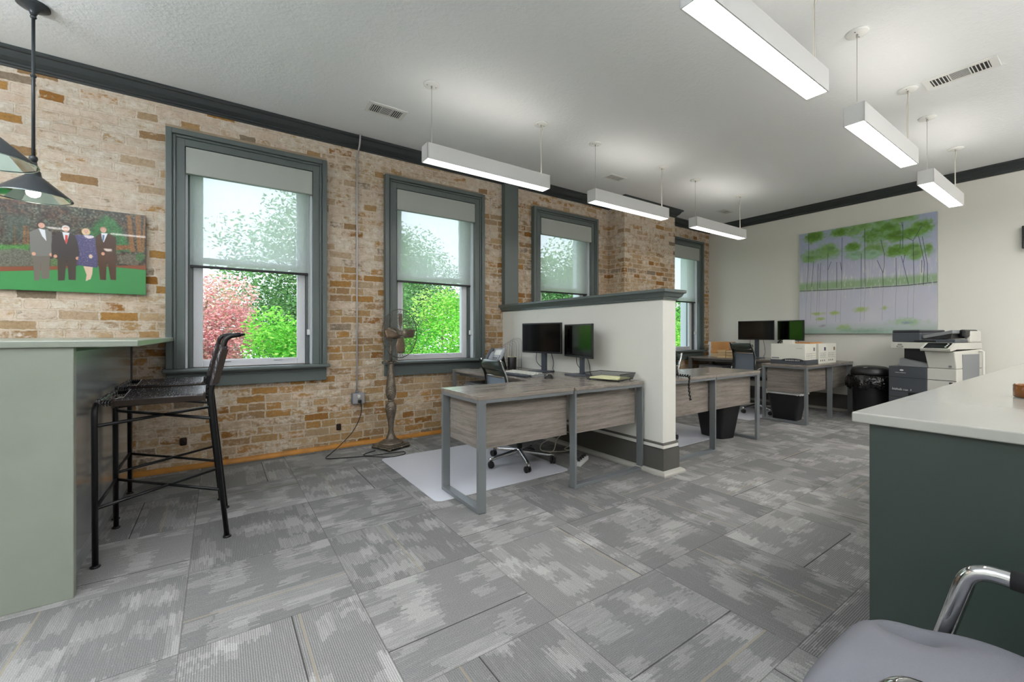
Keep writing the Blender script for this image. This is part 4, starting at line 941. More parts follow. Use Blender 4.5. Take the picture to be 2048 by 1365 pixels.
return_desk('grey oak return desk nearest the viewer, beside the chair mat', 1.328, 2.132, 2.293, 2.832, -1)
main_desk('grey oak desk hidden behind the half wall', 3.145, 3.925, 2.235, 4.15)
return_desk('grey oak return desk beyond the half wall, over the black wastebasket', 3.928, 4.775, 2.235, 2.80, 1)
main_desk('grey oak desk along the painted wall, far corner', 6.745, 7.505, 2.24, 4.36)
return_desk('grey oak return desk carrying the white storage boxes', 5.945, 6.742, 2.24, 2.765, -1)
def pedestal(label, x, y, w=.40, d=.52):
    t = thing('drawer_pedestal', label, 'drawer unit', (x, y, 0), 0, 'grey drawer pedestals')
    B().mat('mid_grey').box((-d/2, -w/2, .05), (d/2, w/2, .60), .004).box((-d/2-.008, -w/2, .592), (d/2, w/2, .602), .003).out('body', t)
    for k in range(3):
        z0 = .06+.175*k; dr = B().mat('grey_plastic').box((-d/2-.018, -w/2+.004, z0), (-d/2, w/2-.004, z0+.168), .003).out('drawer', t)
        B().mat('alu').box((-d/2-.026, -w/2+.05, z0+.145), (-d/2-.018, w/2-.05, z0+.16), .003).out('pull', dr)
    lk = B().mat('chrome').lathe([(.001, 0), (.012, 0), (.012, .006), (.001, .007)], (-d/2-.018, -w/2+.05, .55), 14, Matrix.Rotation(-PI/2, 3, 'Y')); lk.mat('black').box((-d/2-.027, -w/2+.047, .547), (-d/2-.023, -w/2+.053, .553)); lk.out('lock', t)
    for sx in (-1, 1):
        for sy in (-1, 1): B().mat('black').lathe([(.001, -.011), (.02, -.012), (.025, -.008), (.025, .008), (.02, .012), (.001, .011)], (sx*(d/2-.04), sy*(w/2-.04), .025), 14, Matrix.Rotation(PI/2, 3, 'X')).out('caster', t)
    return t
pd = pedestal('grey drawer pedestal under the desk behind the phone', 2.50, 3.96)
dup(pd, 'grey drawer pedestal with lock under the far corner desk', (7.12, 4.02, 0))

# ------------------------------------------------------------------ office chairs
def office_chair(label, x, y, rz, lift=0., spin=0.):
    t = thing('office_chair', label, 'office chair', (x, y, .003), rz, 'mesh backed office chairs'); sh = .47+lift
    hb = B().mat('alu').lathe([(.001, .05), (.028, .055), (.034, .075), (.034, .115), (.028, .13), (.001, .132)], seg=18); hb.out('hub', t)
    for k in range(5):
        a = spin+2*PI*k/5; d = Vector((math.cos(a), math.sin(a), 0)); n = Vector((-d.y, d.x, 0)); z = Vector((0, 0, 1))
        P = []
        for i in range(6):
            f_ = i/5; p = d*(.028+.272*f_)+z*(.105-.034*f_); w = .022-.007*f_; h = .018-.006*f_
            P.append([p+n*w-z*h*.8, p+n*w*.9+z*h*.4, p+n*w*.4+z*h, p-n*w*.4+z*h, p-n*w*.9+z*h*.4, p-n*w-z*h*.8])
        l = B().mat('alu'); V = l.grid(P, True, False, True); f1 = l.bm.faces.new(V[-1]); lo = l.out('leg', t)
        e = d*.296; c = B().mat('alu').tube([e+z*.074, e+z*.05], .009, 8); c.mat('black'); w2 = Matrix.Rotation(PI/2, 3, 'X'); ro = Matrix.Rotation(a*1.7+.5, 3, 'Z')
        for s in (-1, 1): c.lathe([(.001, -.009), (.022, -.009), (.0275, -.005), (.0275, .005), (.022, .009), (.001, .009)], e+ro@Vector((.012, s*.014, 0))+z*.028, 16, ro@w2)
        c.tube([e+z*.058, e+ro@Vector((.012, 0, 0))+z*.034], .009, 8); c.out('caster', lo)
    cl = B().mat('chrome').tube([(0, 0, .12), (0, 0, sh-.09)], .014, 12); cl.mat('black').lathe([(.001, .125), (.026, .128), (.024, .24), (.001, .242)], seg=16).box((-.11, -.09, sh-.1), (.11, .09, sh-.055), .012); cl.out('column', t)
    P = []
    for i in range(13):
        xx = -.22+.46*i/12; row = []
        dz = .012*math.cos((i/12)*PI*1.2)-.05*max(0, (i/12-.72)/.28)**2
        for s in range(10): yy = -.235+.47*s/9; row.append((xx, yy, sh+dz-.012*(abs(yy)/.235)**4))
        row += [(xx, yy, sh+dz-.04) for yy in [-.235+.47*s/9 for s in range(9, -1, -1)]]; P.append(row)
    st = B().mat('mesh_fab'); V = st.grid(P, True, False, True); st.bm.faces.new(V[0]); st.bm.faces.new(V[-1]); st.out('seat', t)
    top = sh+.445
    prof = [(-.17, sh-.015), (-.215, sh+.04), (-.222, sh+.13), (-.218, sh+.22), (-.232, sh+.31), (-.262, sh+.38), (-.285, top)]
    def px(z): return float(np.interp(z, [q[1] for q in prof], [q[0] for q in prof]))
    for s in (-1, 1):
        fr = B().mat('chrome'); pts = smoothpath([(q[0], s*(.205-.02*max(0, (q[1]-sh)/.44)), q[1]) for q in prof], 4); fr.tube(pts, .013, 8, flat=.6)
        fr.mat('black').tube([Vector(p)+Vector((-.012, 0, 0)) for p in pts], .008, 6); fr.out('side_frame', t)
        ar = B().mat('alu').tube(bend([(.10, s*.235, sh-.03), (.13, s*.262, sh+.085), (-.19, s*.262, sh+.095), (-.221, s*.235, sh+.07)], .05), .010, 8); ao = ar.out('armrest', t)
        B().mat('black').box((-.15, s*.262-.02, sh+.096), (.09, s*.262+.02, sh+.116), .01).out('arm_pad', ao)
    bk = B().mat('mesh_fab'); P = []
    for i in range(14):
        z = sh+.03+(.27)*i/13; P.append([(px(z)-.016*(1-(j/4.5-1)**2)+.004, (-.192+.384*j/9)*(1-.03*i/13), z) for j in range(10)])
    bk.grid(P); o = bk.out('backrest', t); o.modifiers.new('thick', 'SOLIDIFY').thickness = .006
    tr = B().mat('chrome').tube([(px(sh+.302)-.018*(1-(j/4.5-1)**2)+.002, -.192+.384*j/9, sh+.302) for j in range(10)], .009, 8); tr.out('cross_bar', t)
    b2 = B().mat('vinyl_black'); P = []
    for i in range(5):
        z = sh+.312+.045*i/4; P.append([(px(z)-.012*(1-(j/4.5-1)**2), -.178+.356*j/9, z) for j in range(10)])
    b2.grid(P); o = b2.out('upper_back', t); o.modifiers.new('thick', 'SOLIDIFY').thickness = .008
    hr = B().mat('vinyl_black'); P = []
    for j in range(15):
        yy = -.185+.37*j/14; k = 1-(abs(j-7)/7)**8*.4; row = []
        for q in range(14):
            an = 2*PI*q/14; row.append((px(top-.045)+.010+.034*k*math.cos(an)-.012*(1-(yy/.2)**2), yy, top-.045+.044*k*math.sin(an)+.02*0))
        P.append(row)
    V = hr.grid(P, True, False, True); hr.bm.faces.new(V[0]); hr.bm.faces.new(V[-1]); hr.out('head_roll', t)
    return t
oc = office_chair('mesh office chair on the mat under the near return desk', 2.17, 3.03, -.10, 0., 3.19)
office_chair('mesh office chair mostly hidden behind the half wall', 3.97, 3.03, PI-.1, 0., 1.79)
office_chair('mesh office chair in front of the far corner desk', 6.43, 3.06, -.35, .085, .8)

def floor_mat(label, pts, x, y):
    o = B().mat('chairmat').prism(pts, .001, .0035, bev=.0).out('chair_mat'); o.location = (x, y, 0); return tag(o, label, 'chair mat', 'clear plastic chair mats')
def rrect(x0, x1, y0, y1, r=.05, n=5):
    o = []
    for cx, cy, a in ((x1-r, y1-r, 0), (x0+r, y1-r, PI/2), (x0+r, y0+r, PI), (x1-r, y0+r, 1.5*PI)):
        for k in range(n+1): o.append((cx+r*math.cos(a+PI/2*k/n), cy+r*math.sin(a+PI/2*k/n)))
    return o
floor_mat('clear chair mat on the carpet under the near return desk', rrect(-.60, .60, -.60, .60), 1.80, 3.225)
floor_mat('clear chair mat partly hidden behind the half wall', rrect(-.58, .58, -.52, .52), 4.20, 3.06)
floor_mat('clear chair mat beneath the far corner chair', rrect(-.48, .48, -.50, .50), 6.18, 3.30)

# ------------------------------------------------------------------ screens
def monitor(label, x, y, rz, w=.545, h=.315, zc=1.085, tilt=0.):
    """screen faces local -x"""
    t = thing('computer_monitor', label, 'monitor', (x, y, ZD), rz, 'black flat computer monitors'); z = zc-ZD
    hd = B().mat('black').box((-.012, -w/2, z-h/2), (.006, w/2, z+h/2), .004).box((.006, -w*.32, z-h*.34), (.03, w*.32, z+h*.3), .012); hd.out('housing', t)
    B().mat('screen').box((-.0135, -w/2+.014, z-h/2+.018), (-.012, w/2-.014, z+h/2-.014)).out('screen', t)
    B().mat('standblue').box((.028, -.032, .01), (.052, .032, z+.03), .004).out('neck', t)
    B().mat('standblue').prism(rrect(-.10, .09, -.115, .115, .03), 0, .012, bev=.003).out('stand_base', t)
    for s in (-1, 1): B().mat('cord').tube(smoothpath([(.034, s*.10, z-h/2+.02), (.05, s*.12, .10), (.075, s*.07-.02, .03), (.09, s*.05-.05, .006)], 5), .0032, 6).out('cable', t)
    return t
monitor('black monitor with dark screen, left of the pair before the half wall', 2.75, 3.445, math.radians(8), .555, .312, 1.088)
monitor('black monitor right of the pair before the half wall, by the wire tray', 2.795, 2.945, math.radians(-15), .545, .315, 1.066)
monitor('black monitor on the far corner desk, beside the folders', 7.20, 3.44, math.radians(2), .555, .31, 1.19)
monitor('black monitor on the far corner desk, above the white boxes', 7.27, 2.955, math.radians(-25), .50, .31, 1.185)

# ------------------------------------------------------------------ desk things, near station
def desk_phone(label, x, y, rz, body='grey_plastic'):
    """faces local -x"""
    t = thing('desk_phone', label, 'telephone', (x, y, ZD), rz, None); R = Matrix.Translation((0, 0, .098)) @ Matrix.Rotation(math.radians(-58), 4, 'Y')
    B().mat(body).box((-.105, -.115, .0), (.14, .115, .028), .008, R).out('body', t)
    B().mat('black').hexa([(-.045, -.08, 0.0005), (.11, -.08, 0.0005), (.11, .08, 0.0005), (-.045, .08, 0.0005), (-.035, -.06, .06), (.07, -.06, .175), (.07, .06, .175), (-.035, .06, .06)]).out('stand', t)
    B().mat('light_grey' if body == 'grey_plastic' else 'mid_grey').box((.055, -.085, .028), (.115, .02, .031), .001, R).out('display', t)
    k = B().mat('standblue')
    for i in range(4):
        for j in range(3): k.box((-.065+.024*i, -.06+.026*j, .028), (-.05+.024*i, -.042+.026*j, .032), .002, R)
    for i in range(6): k.box((-.065+.02*i, -.093, .028), (-.052+.02*i, -.08, .031), .001, R)
    k.out('keypad', t)
    pts = [R @ Vector(p) for p in ((-.07, .066, .034), (-.06, .066, .052), (.02, .066, .066), (.10, .066, .054), (.115, .066, .034))]
    B().mat('dark_grey' if body == 'grey_plastic' else 'black').tube(smoothpath(pts, 5), [.017]+[.021]*4+[.016]*12+[.021]*4, 10).out('handset', t)
    return t
desk_phone('grey desk phone tilted on its stand, beside the pen cup', 2.52, 3.985, math.radians(8))
cu = thing('pen_cup', 'black mesh pen cup on the desk before the wire file sorter', 'pen cup', (2.665, 3.86, ZD))
B().mat('black').lathe([(.001, 0), (.044, 0), (.047, .004), (.049, .135), (.047, .138), (.044, .134), (.042, .006), (.001, .006)], seg=20).out('cup', cu)
B().mat('cream').tube([(.049*math.cos(2*PI*k/24), .049*math.sin(2*PI*k/24), .138) for k in range(24)], .0018, 6, True).out('rim', cu)
fsr = thing('file_sorter', 'silver wire file sorter of stepped arches beside the left monitor', 'file sorter', (2.775, 4.10, ZD))
for k in range(8):
    h = .215+.018*k; x = -.125+.035*k
    B().mat('galv').tube(bend([(x, -.095, .0), (x+.004, -.095, h), (x+.004, .095, h), (x, .095, .0)], .06), .003, 6).out('arch', fsr)
b = B().mat('galv')
for s in (-1, 1): b.tube([(-.13, s*.095, .004), (.125, s*.095, .004)], .0028, 6).tube([(-.13, s*.1, .004), (-.13, s*.1, .05), (.125, s*.1, .10), (.125, s*.1, .004)], .0023, 6)
b.out('base_frame', fsr)
kb = thing('keyboard', 'grey computer keyboard with wrist rest, in front of the monitors', 'keyboard', (2.375, 3.27, ZD), math.radians(4))
B().mat('mid_grey').hexa([(-.075, -.225, 0), (.075, -.225, 0), (.075, .225, 0), (-.075, .225, 0), (-.075, -.225, .014), (.075, -.225, .026), (.075, .225, .026), (-.075, .225, .014)], .003).out('body', kb)
ky = B().mat('light_grey')
for i in range(5):
    for j in range(18):
        x = -.055+.026*i; y = -.212+.0242*j; z = .0215+.0021*i; ky.box((x-.009, y-.0095, z-.004), (x+.009, y+.0095, z+.005), .002)
ky.out('keys', kb)
B().mat('standblue').prism(rrect(-.135, -.078, -.225, .225, .02), 0, .02, bev=.006).out('wrist_rest', kb)
ms = thing('computer_mouse', 'dark computer mouse between keyboard and right monitor', 'mouse', (2.40, 2.90, ZD), .2)
m = B().mat('black_rubber'); P = []
for i in range(9):
    f_ = i/8; w = .031*math.sin(PI*(.12+.8*f_)); h = .036*math.sin(PI*(.1+.82*f_)); P.append([(-.052+.104*f_, -w+2*w*j/8, h*(1-(j/4-1)**4)) for j in range(9)])
m.grid(P); m.out('body', ms); B().mat('grey_plastic').box((-.035, -.002, .02), (-.02, .002, .034), .0015).out('scroll_wheel', ms)
cs = B().mat('black_rubber').lathe([(.001, 0), (.058, 0), (.06, .004), (.058, .012), (.045, .009), (.001, .008)], seg=26).out('coaster'); cs.location = (2.38, 4.19, ZD); tag(cs, 'round black coaster at the window end of the near desk', 'coaster')
tr = thing('wire_tray', 'black wire mesh letter tray at the desk corner beside the half wall', 'letter tray', (2.735, 2.50, ZD), math.radians(12))
w = B().mat('wiremesh'); x0, x1, y0, y1, z0, z1 = -.115, .115, -.155, .155, .012, .062; ee = .02
for a_, b_ in (((x0, y0), (x1, y0)), ((x1, y0), (x1, y1)), ((x1, y1), (x0, y1))):
    w.quad([(a_[0], a_[1], z0), (b_[0], b_[1], z0), (b_[0]*1.14, b_[1]*1.1, z1), (a_[0]*1.14, a_[1]*1.1, z1)])
w.quad([(x0, y0, z0), (x1, y0, z0), (x1, y1, z0), (x0, y1, z0)]); w.out('mesh_body', tr, fix=False)
r = B().mat('blackmetal').tube([(x0*1.14, y0*1.1, z1), (x1*1.14, y0*1.1, z1), (x1*1.14, y1*1.1, z1), (x0*1.14, y1*1.1, z1)], .0028, 6); r.tube([(x0, y0, z0), (x1, y0, z0), (x1, y1, z0), (x0, y1, z0)], .0025, 6, True)
for sx in (x0+.02, x1-.02):
    for sy in (y0+.02, y1-.02): r.tube([(sx, sy, 0), (sx, sy, z0)], .004, 6)
r.out('rim', tr)
o = B().mat('cream').box((-.1, -.135, 0), (.1, .135, .012), .001).out('paper_pad'); o.location = (2.735, 2.50, ZD+.0135); o.rotation_euler = (0, 0, math.radians(12)); tag(o, 'pale yellow paper pad lying in the wire tray', 'paper')
cb = thing('power_cable', 'white cable looped on the floor under the near desk', 'cable', (2.62, 3.0, 0))
B().mat('cordw').tube(smoothpath([(-.25, .1, .03), (-.1, .0, .05), (.0, .05, .14), (.10, .02, .2), (.17, .0, .13), (.14, .02, .07), (.05, .0, .05), (.12, -.05, .04), (.15, .0, .03), (.06, .06, .012), (-.06, .2, .008), (.1, .4, .008), (.3, .5, .008)], 6), .0045, 7).out('cable', cb)
ps = thing('power_strip', 'white power strip on the floor behind the near office chair', 'power strip', (2.62, 2.72, 0), .5)
B().mat('white_plastic').box((-.12, -.028, 0), (.12, .028, .036), .006).out('body', ps); q = B().mat('black')
for k in range(4): q.box((-.09+.055*k, -.012, .034), (-.07+.055*k, .012, .06), .004)
q.out('plugs', ps)
struct(B().mat('black').box((2.90, 2.6, .0), (2.905, 2.61, .01)).out('trim_8')) if False else None

# ------------------------------------------------------------------ middle station
pt_ = desk_phone('black desk phone half hidden behind the half wall end', 3.47, 2.48, math.radians(-65), 'dark_grey')
cc = thing('phone_cord', 'black coiled phone cord hanging over the desk beyond the half wall', 'cord', (3.44, 2.22, ZD))
P = []; base = smoothpath([(-.04, .16, .05), (-.02, .09, .02), (-.01, .04, .018), (-.005, -.012, .01), (-.02, -.02, -.05), (-.015, -.02, -.12), (.005, -.02, -.2)], 12)
for i, p in enumerate(base): P.append(p+Vector((.011*math.cos(i*1.25), .006*math.cos(i*1.25+1), .011*math.sin(i*1.25))))
B().mat('cord').tube(P, .0055, 6).out('coil', cc)
def basket(label, x, y, rz):
    t = thing('wastebasket', label, 'wastebasket', (x, y, 0), rz, 'black rectangular wastebaskets'); lo, hi = rrect(-.105, .105, -.14, .14, .03), rrect(-.145, .145, -.20, .20, .04)
    P = [[(a, b, z) for a, b in rr_] for rr_, z in ((rrect(-.10, .10, -.135, .135, .03), 0), (lo, .006), ([((a*(1-f_)+c*f_), (b*(1-f_)+d*f_)) for (a, b), (c, d) in zip(lo, hi) for f_ in (.97,)], .375), (rrect(-.152, .152, -.207, .207, .045), .378), (rrect(-.152, .152, -.207, .207, .045), .39), (rrect(-.138, .138, -.193, .193, .035), .39), (rrect(-.1, .1, -.135, .135, .03), .01))]
    t.location.z = .004; q = B().mat('black'); V = q.grid(P, False, False, True); q.bm.faces.new(V[0][::-1]); q.bm.faces.new(V[-1]); q.out('bin', t)
    return t
bk1 = basket('black wastebasket standing under the return desk beyond the half wall', 4.54, 2.58, -.25)
bk2 = dup(bk1, 'black wastebasket with pale liner under the box laden desk', (6.20, 2.565, .004), .03)
o = B().mat('white_plastic'); P = []
for z, k in ((.388, .97), (.397, 1.02), (.392, 1.05), (.355, 1.05), (.34, 1.04)): P.append([(a*k, b*k, z+.006*math.sin(i*1.9)) for i, (a, b) in enumerate(rrect(-.152, .152, -.207, .207, .045, 8))])
o.grid(P, True, False, True); o.out('liner', bk2)

# ------------------------------------------------------------------ far station
ordi = ['topmost', 'second from the top', 'third from the top', 'fourth from the top', 'fifth from the top', 'sixth from the top', 'seventh from the top', 'seventh from the bottom', 'sixth from the bottom', 'fifth from the bottom', 'fourth from the bottom', 'third from the bottom', 'second from the bottom', 'bottom one']
z = ZD
for k in range(14):
    i = 13-k; h = .0165+.003*random.random(); t = thing('file_folder', f'{"manila" } file folder, {ordi[i]} of the tall stack by the far window', 'file folder', (7.24+random.uniform(-.01, .01), 4.0+random.uniform(-.012, .012), z), random.uniform(-.05, .05), 'tall stack of file folders')
    m = B().mat('manila' if i < 11 else 'manila_pale').box((-.12, -.165, 0), (.12, .15, .0022)).hexa([(-.12, -.165, h-.004), (.12, -.165, h-.004), (.12, .15, h-.004), (-.12, .15, h-.004), (-.12, -.165, h-.001), (.12, -.165, h-.001), (.12, .15, h-.001), (-.12, .15, h-.001)]).box((-.122, -.165, 0), (-.117, .15, h-.001), .001); m.out('cover', t)
    B().mat('paper').box((-.112, -.15, .003), (.11, .19+random.uniform(0, .03), h-.005), .001).out('papers', t); z += h+.0003
z = ZD; o5 = ['topmost', 'second', 'third', 'fourth', 'lowest']
for k in range(5):
    i = 4-k; h = .023; t = thing('file_folder', f'pale thick file folder, {o5[i]} in the short banded pile', 'file folder', (7.0+random.uniform(-.012, .012), 3.735+random.uniform(-.012, .012), z), random.uniform(-.07, .07), 'short banded pile of folders')
    m = B().mat('manila_pale').box((-.12, -.16, 0), (.12, .16, .002)).box((-.12, -.16, h-.003), (.12, .16, h-.001)).box((-.122, -.16, 0), (-.118, .16, h-.001), .001); m.out('cover', t)
    B().mat('paper').box((-.112, -.15, .003), (.112, .155, h-.004)).out('papers', t); z += h+.0003
o = B().mat('band').tube([(-.137, .02, -.001+.002), (-.137, .02, .1), (-.137+.0, .021, z-ZD+.004), (.137, .021, z-ZD+.004), (.137, .02, .06), (.137, .02, .002)], .003, 6, False).out('rubber_band'); o.location = (7.0, 3.735, ZD); tag(o, 'brown rubber band around the short pile of folders', 'rubber band')

def storage_box(label, x0, x1, y0, y1, tray, prints):
    cx, cy = (x0+x1)/2, (y0+y1)/2; t = thing('storage_box', label, 'storage box', (cx, cy, ZD), 0, 'white cardboard storage boxes'); a, b, c, d = x0-cx, x1-cx, y0-cy, y1-cy; h = .262
    B().mat('cardboard').box((a, c, .0), (b, d, h), .003).out('body', t)
    F = Matrix.Translation((0, c-.001, 0)) @ Matrix.Rotation(PI/2, 4, 'X'); Lm = Matrix.Translation((a-.001, 0, 0)) @ Matrix.Rotation(-PI/2, 4, 'Z') @ Matrix.Rotation(PI/2, 4, 'X')
    if tray:
        B().mat('dark_grey').box((a-.008, c-.02, .0), (b+.004, d+.004, .058), .004).out('tray', t)
        q = B().mat('print_dark').prism([(.13*math.cos(k*PI/16)*(1 if abs(math.cos(k*PI/16)) < .9 else 1.), .024*math.sin(k*PI/16)) for k in range(32)], 0, .0008, Matrix.Translation((a-.0095, -.06, .052)) @ Matrix.Rotation(-PI/2, 4, 'Z') @ Matrix.Rotation(PI/2, 4, 'X'))
        q.mat('white_ink').text('BANKERS BOX', .026, Matrix.Translation((a-.0108, -.06, .043)) @ Matrix.Rotation(-PI/2, 4, 'Z') @ Matrix.Rotation(PI/2, 4, 'X'), .0004, 'CENTER'); q.out('print_label', t)
        q = B().mat('mid_grey').box((a-.0018, .10, .07), (a-.0002, .19, .085)).box((a-.0018, -.17, .205), (a-.0002, -.10, .208)); q.out('side_print', t)
    pr = B().mat(prints).box((b-.095, c-.0015, .17), (b-.045, c-.0002, .215), .0)
    pr.mat('print_dark')
    for k in range(3): pr.box((a+.03, c-.0012, .14-.03*k), (b-.02, c-.0002, .1418-.03*k))
    for k in range(4): pr.box((a+.04+.05*k, c-.0012, .085), (a+.0418+.05*k, c-.0002, .14))
    for k in range(3): pr.box((a+.05+.06*k, c-.0012, .03), (a+.07+.06*k, c-.0002, .05))
    pr.out('front_print', t); return t
storage_box('white storage box on a dark tray, nearest on the far return desk', 6.06, 6.40, 2.30, 2.70, True, 'grey_ink')
storage_box('white storage box with navy printed square, middle of the three', 6.435, 6.70, 2.285, 2.66, False, 'print_blue')
storage_box('white storage box with olive printed square, nearest the painted wall', 6.72, 7.03, 2.29, 2.66, False, 'print_gold')
o = B().mat('manila').box((-.16, -.12, 0), (.16, .12, .006), .001).box((-.155, -.115, .007), (.165, .115, .016), .002).out('manila_envelope'); o.location = (6.57, 2.48, ZD+.2625); o.rotation_euler = (0, 0, -.08); tag(o, 'manila folder lying across the tops of the storage boxes', 'folder')
ad = thing('label_printer', 'small grey device with black cord on the nearest storage box', 'device', (6.22, 2.56, ZD+.2622), .2)
B().mat('light_grey').box((-.06, -.07, 0), (.06, .05, .05), .006).out('body', ad); B().mat('cord').tube(smoothpath([(-.05, .05, .02), (-.03, .09, .045), (.02, .10, .02), (-.03, .11, .008), (-.07, .09, .03), (-.05, .07, .008)], 6), .007, 7).out('coiled_cable', ad)

# round bin
bn = thing('trash_can', 'round black trash can with lid and bin liner beside the copier', 'trash can', (7.12, 1.935, 0))
B().mat('black').lathe([(.001, 0), (.17, 0), (.175, .01), (.203, .60), (.206, .61), (.001, .612)], seg=36).out('barrel', bn)
ld = B().mat('black').lathe([(.208, .585), (.214, .61), (.214, .635), (.206, .645), (.203, .66), (.19, .685), (.15, .703), (.07, .712), (.001, .713)], seg=40); ld.mat('mid_grey').box((-.225, -.02, .69), (-.175, .02, .70), .004); lo = ld.out('lid', bn)
bg = B().mat('bag'); P = []
for i, (r, z) in enumerate(((.212, .60), (.236, .585), (.256, .55), (.262, .50), (.256, .45), (.25, .445))):
    P.append([((r+.012*i/3*math.sin(k*2.3+i*.4)*(.4+.6*((k*37 % 11)/11)))*math.cos(2*PI*k/64), (r+.012*i/3*math.sin(k*2.3+i*.4)*(.4+.6*((k*37 % 11)/11)))*math.sin(2*PI*k/64), z-(.05*((k*53 % 17)/17)*(1 if i > 2 else 0))) for k in range(64)])
bg.grid(P, True, False, True); bo3 = bg.out('liner', bn); bo3.modifiers.new('thick', 'SOLIDIFY').thickness = .002

# ------------------------------------------------------------------ copier
cpr = thing('office_copier', 'dark and light grey office copier with control panel by the painted wall', 'copier', (7.085, 1.30, 0), math.radians(-102.8))
# local: x to the viewer's right along the front, front at y = -.29
W2 = .337; WR = .292; Fy = -.29
b = B().mat('dark_grey').box((-W2, Fy, .06), (.035, .29, .735), .006); b.box((-W2+.01, Fy+.02, .0), (WR-.01, .27, .06)); b.out('cabinet_front', cpr)
B().mat('light_grey').box((.037, Fy+.002, .06), (WR, .29, .735), .006).out('cabinet_body', cpr)
sm = B().mat('black')
for z in (.60, .43, .36): sm.box((-W2-.0005, Fy-.0012, z), (.0355, Fy+.004, z+.005))
for z in (.60,): sm.box((.037, Fy-.0005, z), (WR+.0008, Fy+.004, z+.005))
sm.box((-.14, Fy-.002, .375), (.03, Fy+.004, .425), .003); sm.out('drawer_gaps', cpr)
B().mat('mid_grey').hexa([(-.255, Fy+.03, .735), (.06, Fy+.03, .735), (.06, .25, .735), (-.255, .25, .735), (-.25, Fy+.05, .835), (.06, Fy+.05, .775), (.06, .25, .80), (-.25, .25, .86)], .008).out('output_tray', cpr)
bk_ = B().mat('black').box((-.225, -.19, .79), (.06, .26, .965)); bk_.mat('light_grey').box((-.235, .06, .735), (-.19, .28, .965), .01); bk_.out('output_bay', cpr)
rt_ = B().mat('light_grey'); rt_.hexa([(.045, Fy+.005, .738), (WR, Fy+.005, .738), (WR, .29, .738), (.045, .29, .738), (.02, Fy-.02, .93), (WR-.006, Fy-.02, .93), (WR-.006, .29, .955), (.02, .29, .955)], .008); ro = rt_.out('right_tower', cpr)
B().mat('mid_grey').box((WR-.004, -.16, .30), (WR+.002, .20, .90), .002).box((WR, -.02, .46), (WR+.006, .12, .60), .002).out('side_cover', ro)
sc_ = B().mat('light_grey').box((-.315, Fy, .955), (WR-.01, .29, 1.03), .006); sc_.out('scanner_unit', cpr)
pn_ = B().mat('light_grey').hexa([(.02, Fy-.10, .935), (WR-.005, Fy-.10, .935), (WR-.005, Fy+.01, .95), (.02, Fy+.01, .95), (.02, Fy-.115, .965), (WR-.005, Fy-.115, .965), (WR-.005, Fy+.01, 1.03), (.02, Fy+.01, 1.03)], .004); po = pn_.out('control_panel', cpr)
s_ = B().mat('screen').hexa([(.05, Fy-.108, .968), (WR-.03, Fy-.108, .968), (WR-.03, Fy-.002, 1.024), (.05, Fy-.002, 1.024), (.05, Fy-.109, .972), (WR-.03, Fy-.109, .972), (WR-.03, Fy-.003, 1.028), (.05, Fy-.003, 1.028)]); s_.out('touch_screen', po)
k_ = B().mat('white_plastic')
for q in range(3): k_.lathe([(.001, 0), (.009, 0), (.009, .006), (.001, .006)], (WR-.055, Fy-.085+.03*q, .982+.0155*q), 12, Matrix.Rotation(.48, 3, 'X'))
k_.out('buttons', po)
af = B().mat('dark_grey').box((-.31, Fy+.015, 1.032), (-.03, .27, 1.15), .012).box((-.305, Fy+.01, 1.155), (-.035, .27, 1.18), .012).box((-.03, Fy+.02, 1.032), (WR-.02, .27, 1.068), .006); af.mat('black').box((-.31, Fy+.02, 1.149), (-.032, .265, 1.157)).box((-.09, Fy+.008, 1.033), (.11, Fy+.03, 1.058), .004); af.out('document_feeder', cpr)
tr_ = B().mat('mid_grey').hexa([(-.02, Fy+.04, 1.075), (WR-.05, Fy+.04, 1.135), (WR-.05, .24, 1.135), (-.02, .24, 1.075), (-.02, Fy+.04, 1.11), (WR-.05, Fy+.04, 1.175), (WR-.05, .24, 1.175), (-.02, .24, 1.11)], .004); tr_.mat('black').hexa([(-.02, Fy+.03, 1.068), (WR-.06, Fy+.03, 1.08), (WR-.06, .24, 1.08), (-.02, .24, 1.068), (-.02, Fy+.05, 1.078), (WR-.06, Fy+.05, 1.135), (WR-.06, .24, 1.135), (-.02, .24, 1.078)]); tr_.out('feed_tray', cpr)
hg = B().mat('light_grey').box((WR-.05, .0, 1.03), (WR, .26, 1.17), .02); hg.mat('black').box((WR-.06, -.10, 1.09), (WR-.005, .2, 1.18), .02); hg.out('hinge_cover', cpr)
FT = lambda x, z: Matrix.Translation((x, Fy-.0022, z)) @ Matrix.Rotation(PI/2, 4, 'X')
lt = B().mat('white_ink').text('bizhub', .038, FT(-.30, .445)).text('C368', .022, FT(-.19, .445)); lt.box((-.115, Fy-.003, .447), (-.11, Fy-.0012, .468)); lt.text('KONICA MINOLTA', .0125, FT(-.27, .655)); lt.sphere((-.205, Fy, .69), .017, sx=1.2, sy=.12, sz=.62); lt.out('lettering', cpr)
l2 = B().mat('print_dark').tube([(-.222+.032*math.cos(2*PI*k/24), Fy-.002, .978+.009*math.sin(2*PI*k/24)) for k in range(24)], .0022, 5, True).box((-.245, Fy-.0018, 1.000), (-.2, Fy-.0008, 1.008)); l2.mat('grey_ink').box((WR-.06, Fy-.0115, .755), (WR-.035, Fy-.008, .775)).mat('print_dark').box((WR-.06, Fy+.0005-.002, .565), (WR-.03, Fy+.001, .585)); l2.out('badge', cpr)
B().mat('light_grey').tube([(WR+.035, .20, .0), (WR+.035, .20, .93)], .012, 10).tube([(WR+.035, .2, .93), (WR, .2, .93)], .009, 8).out('side_post', cpr)

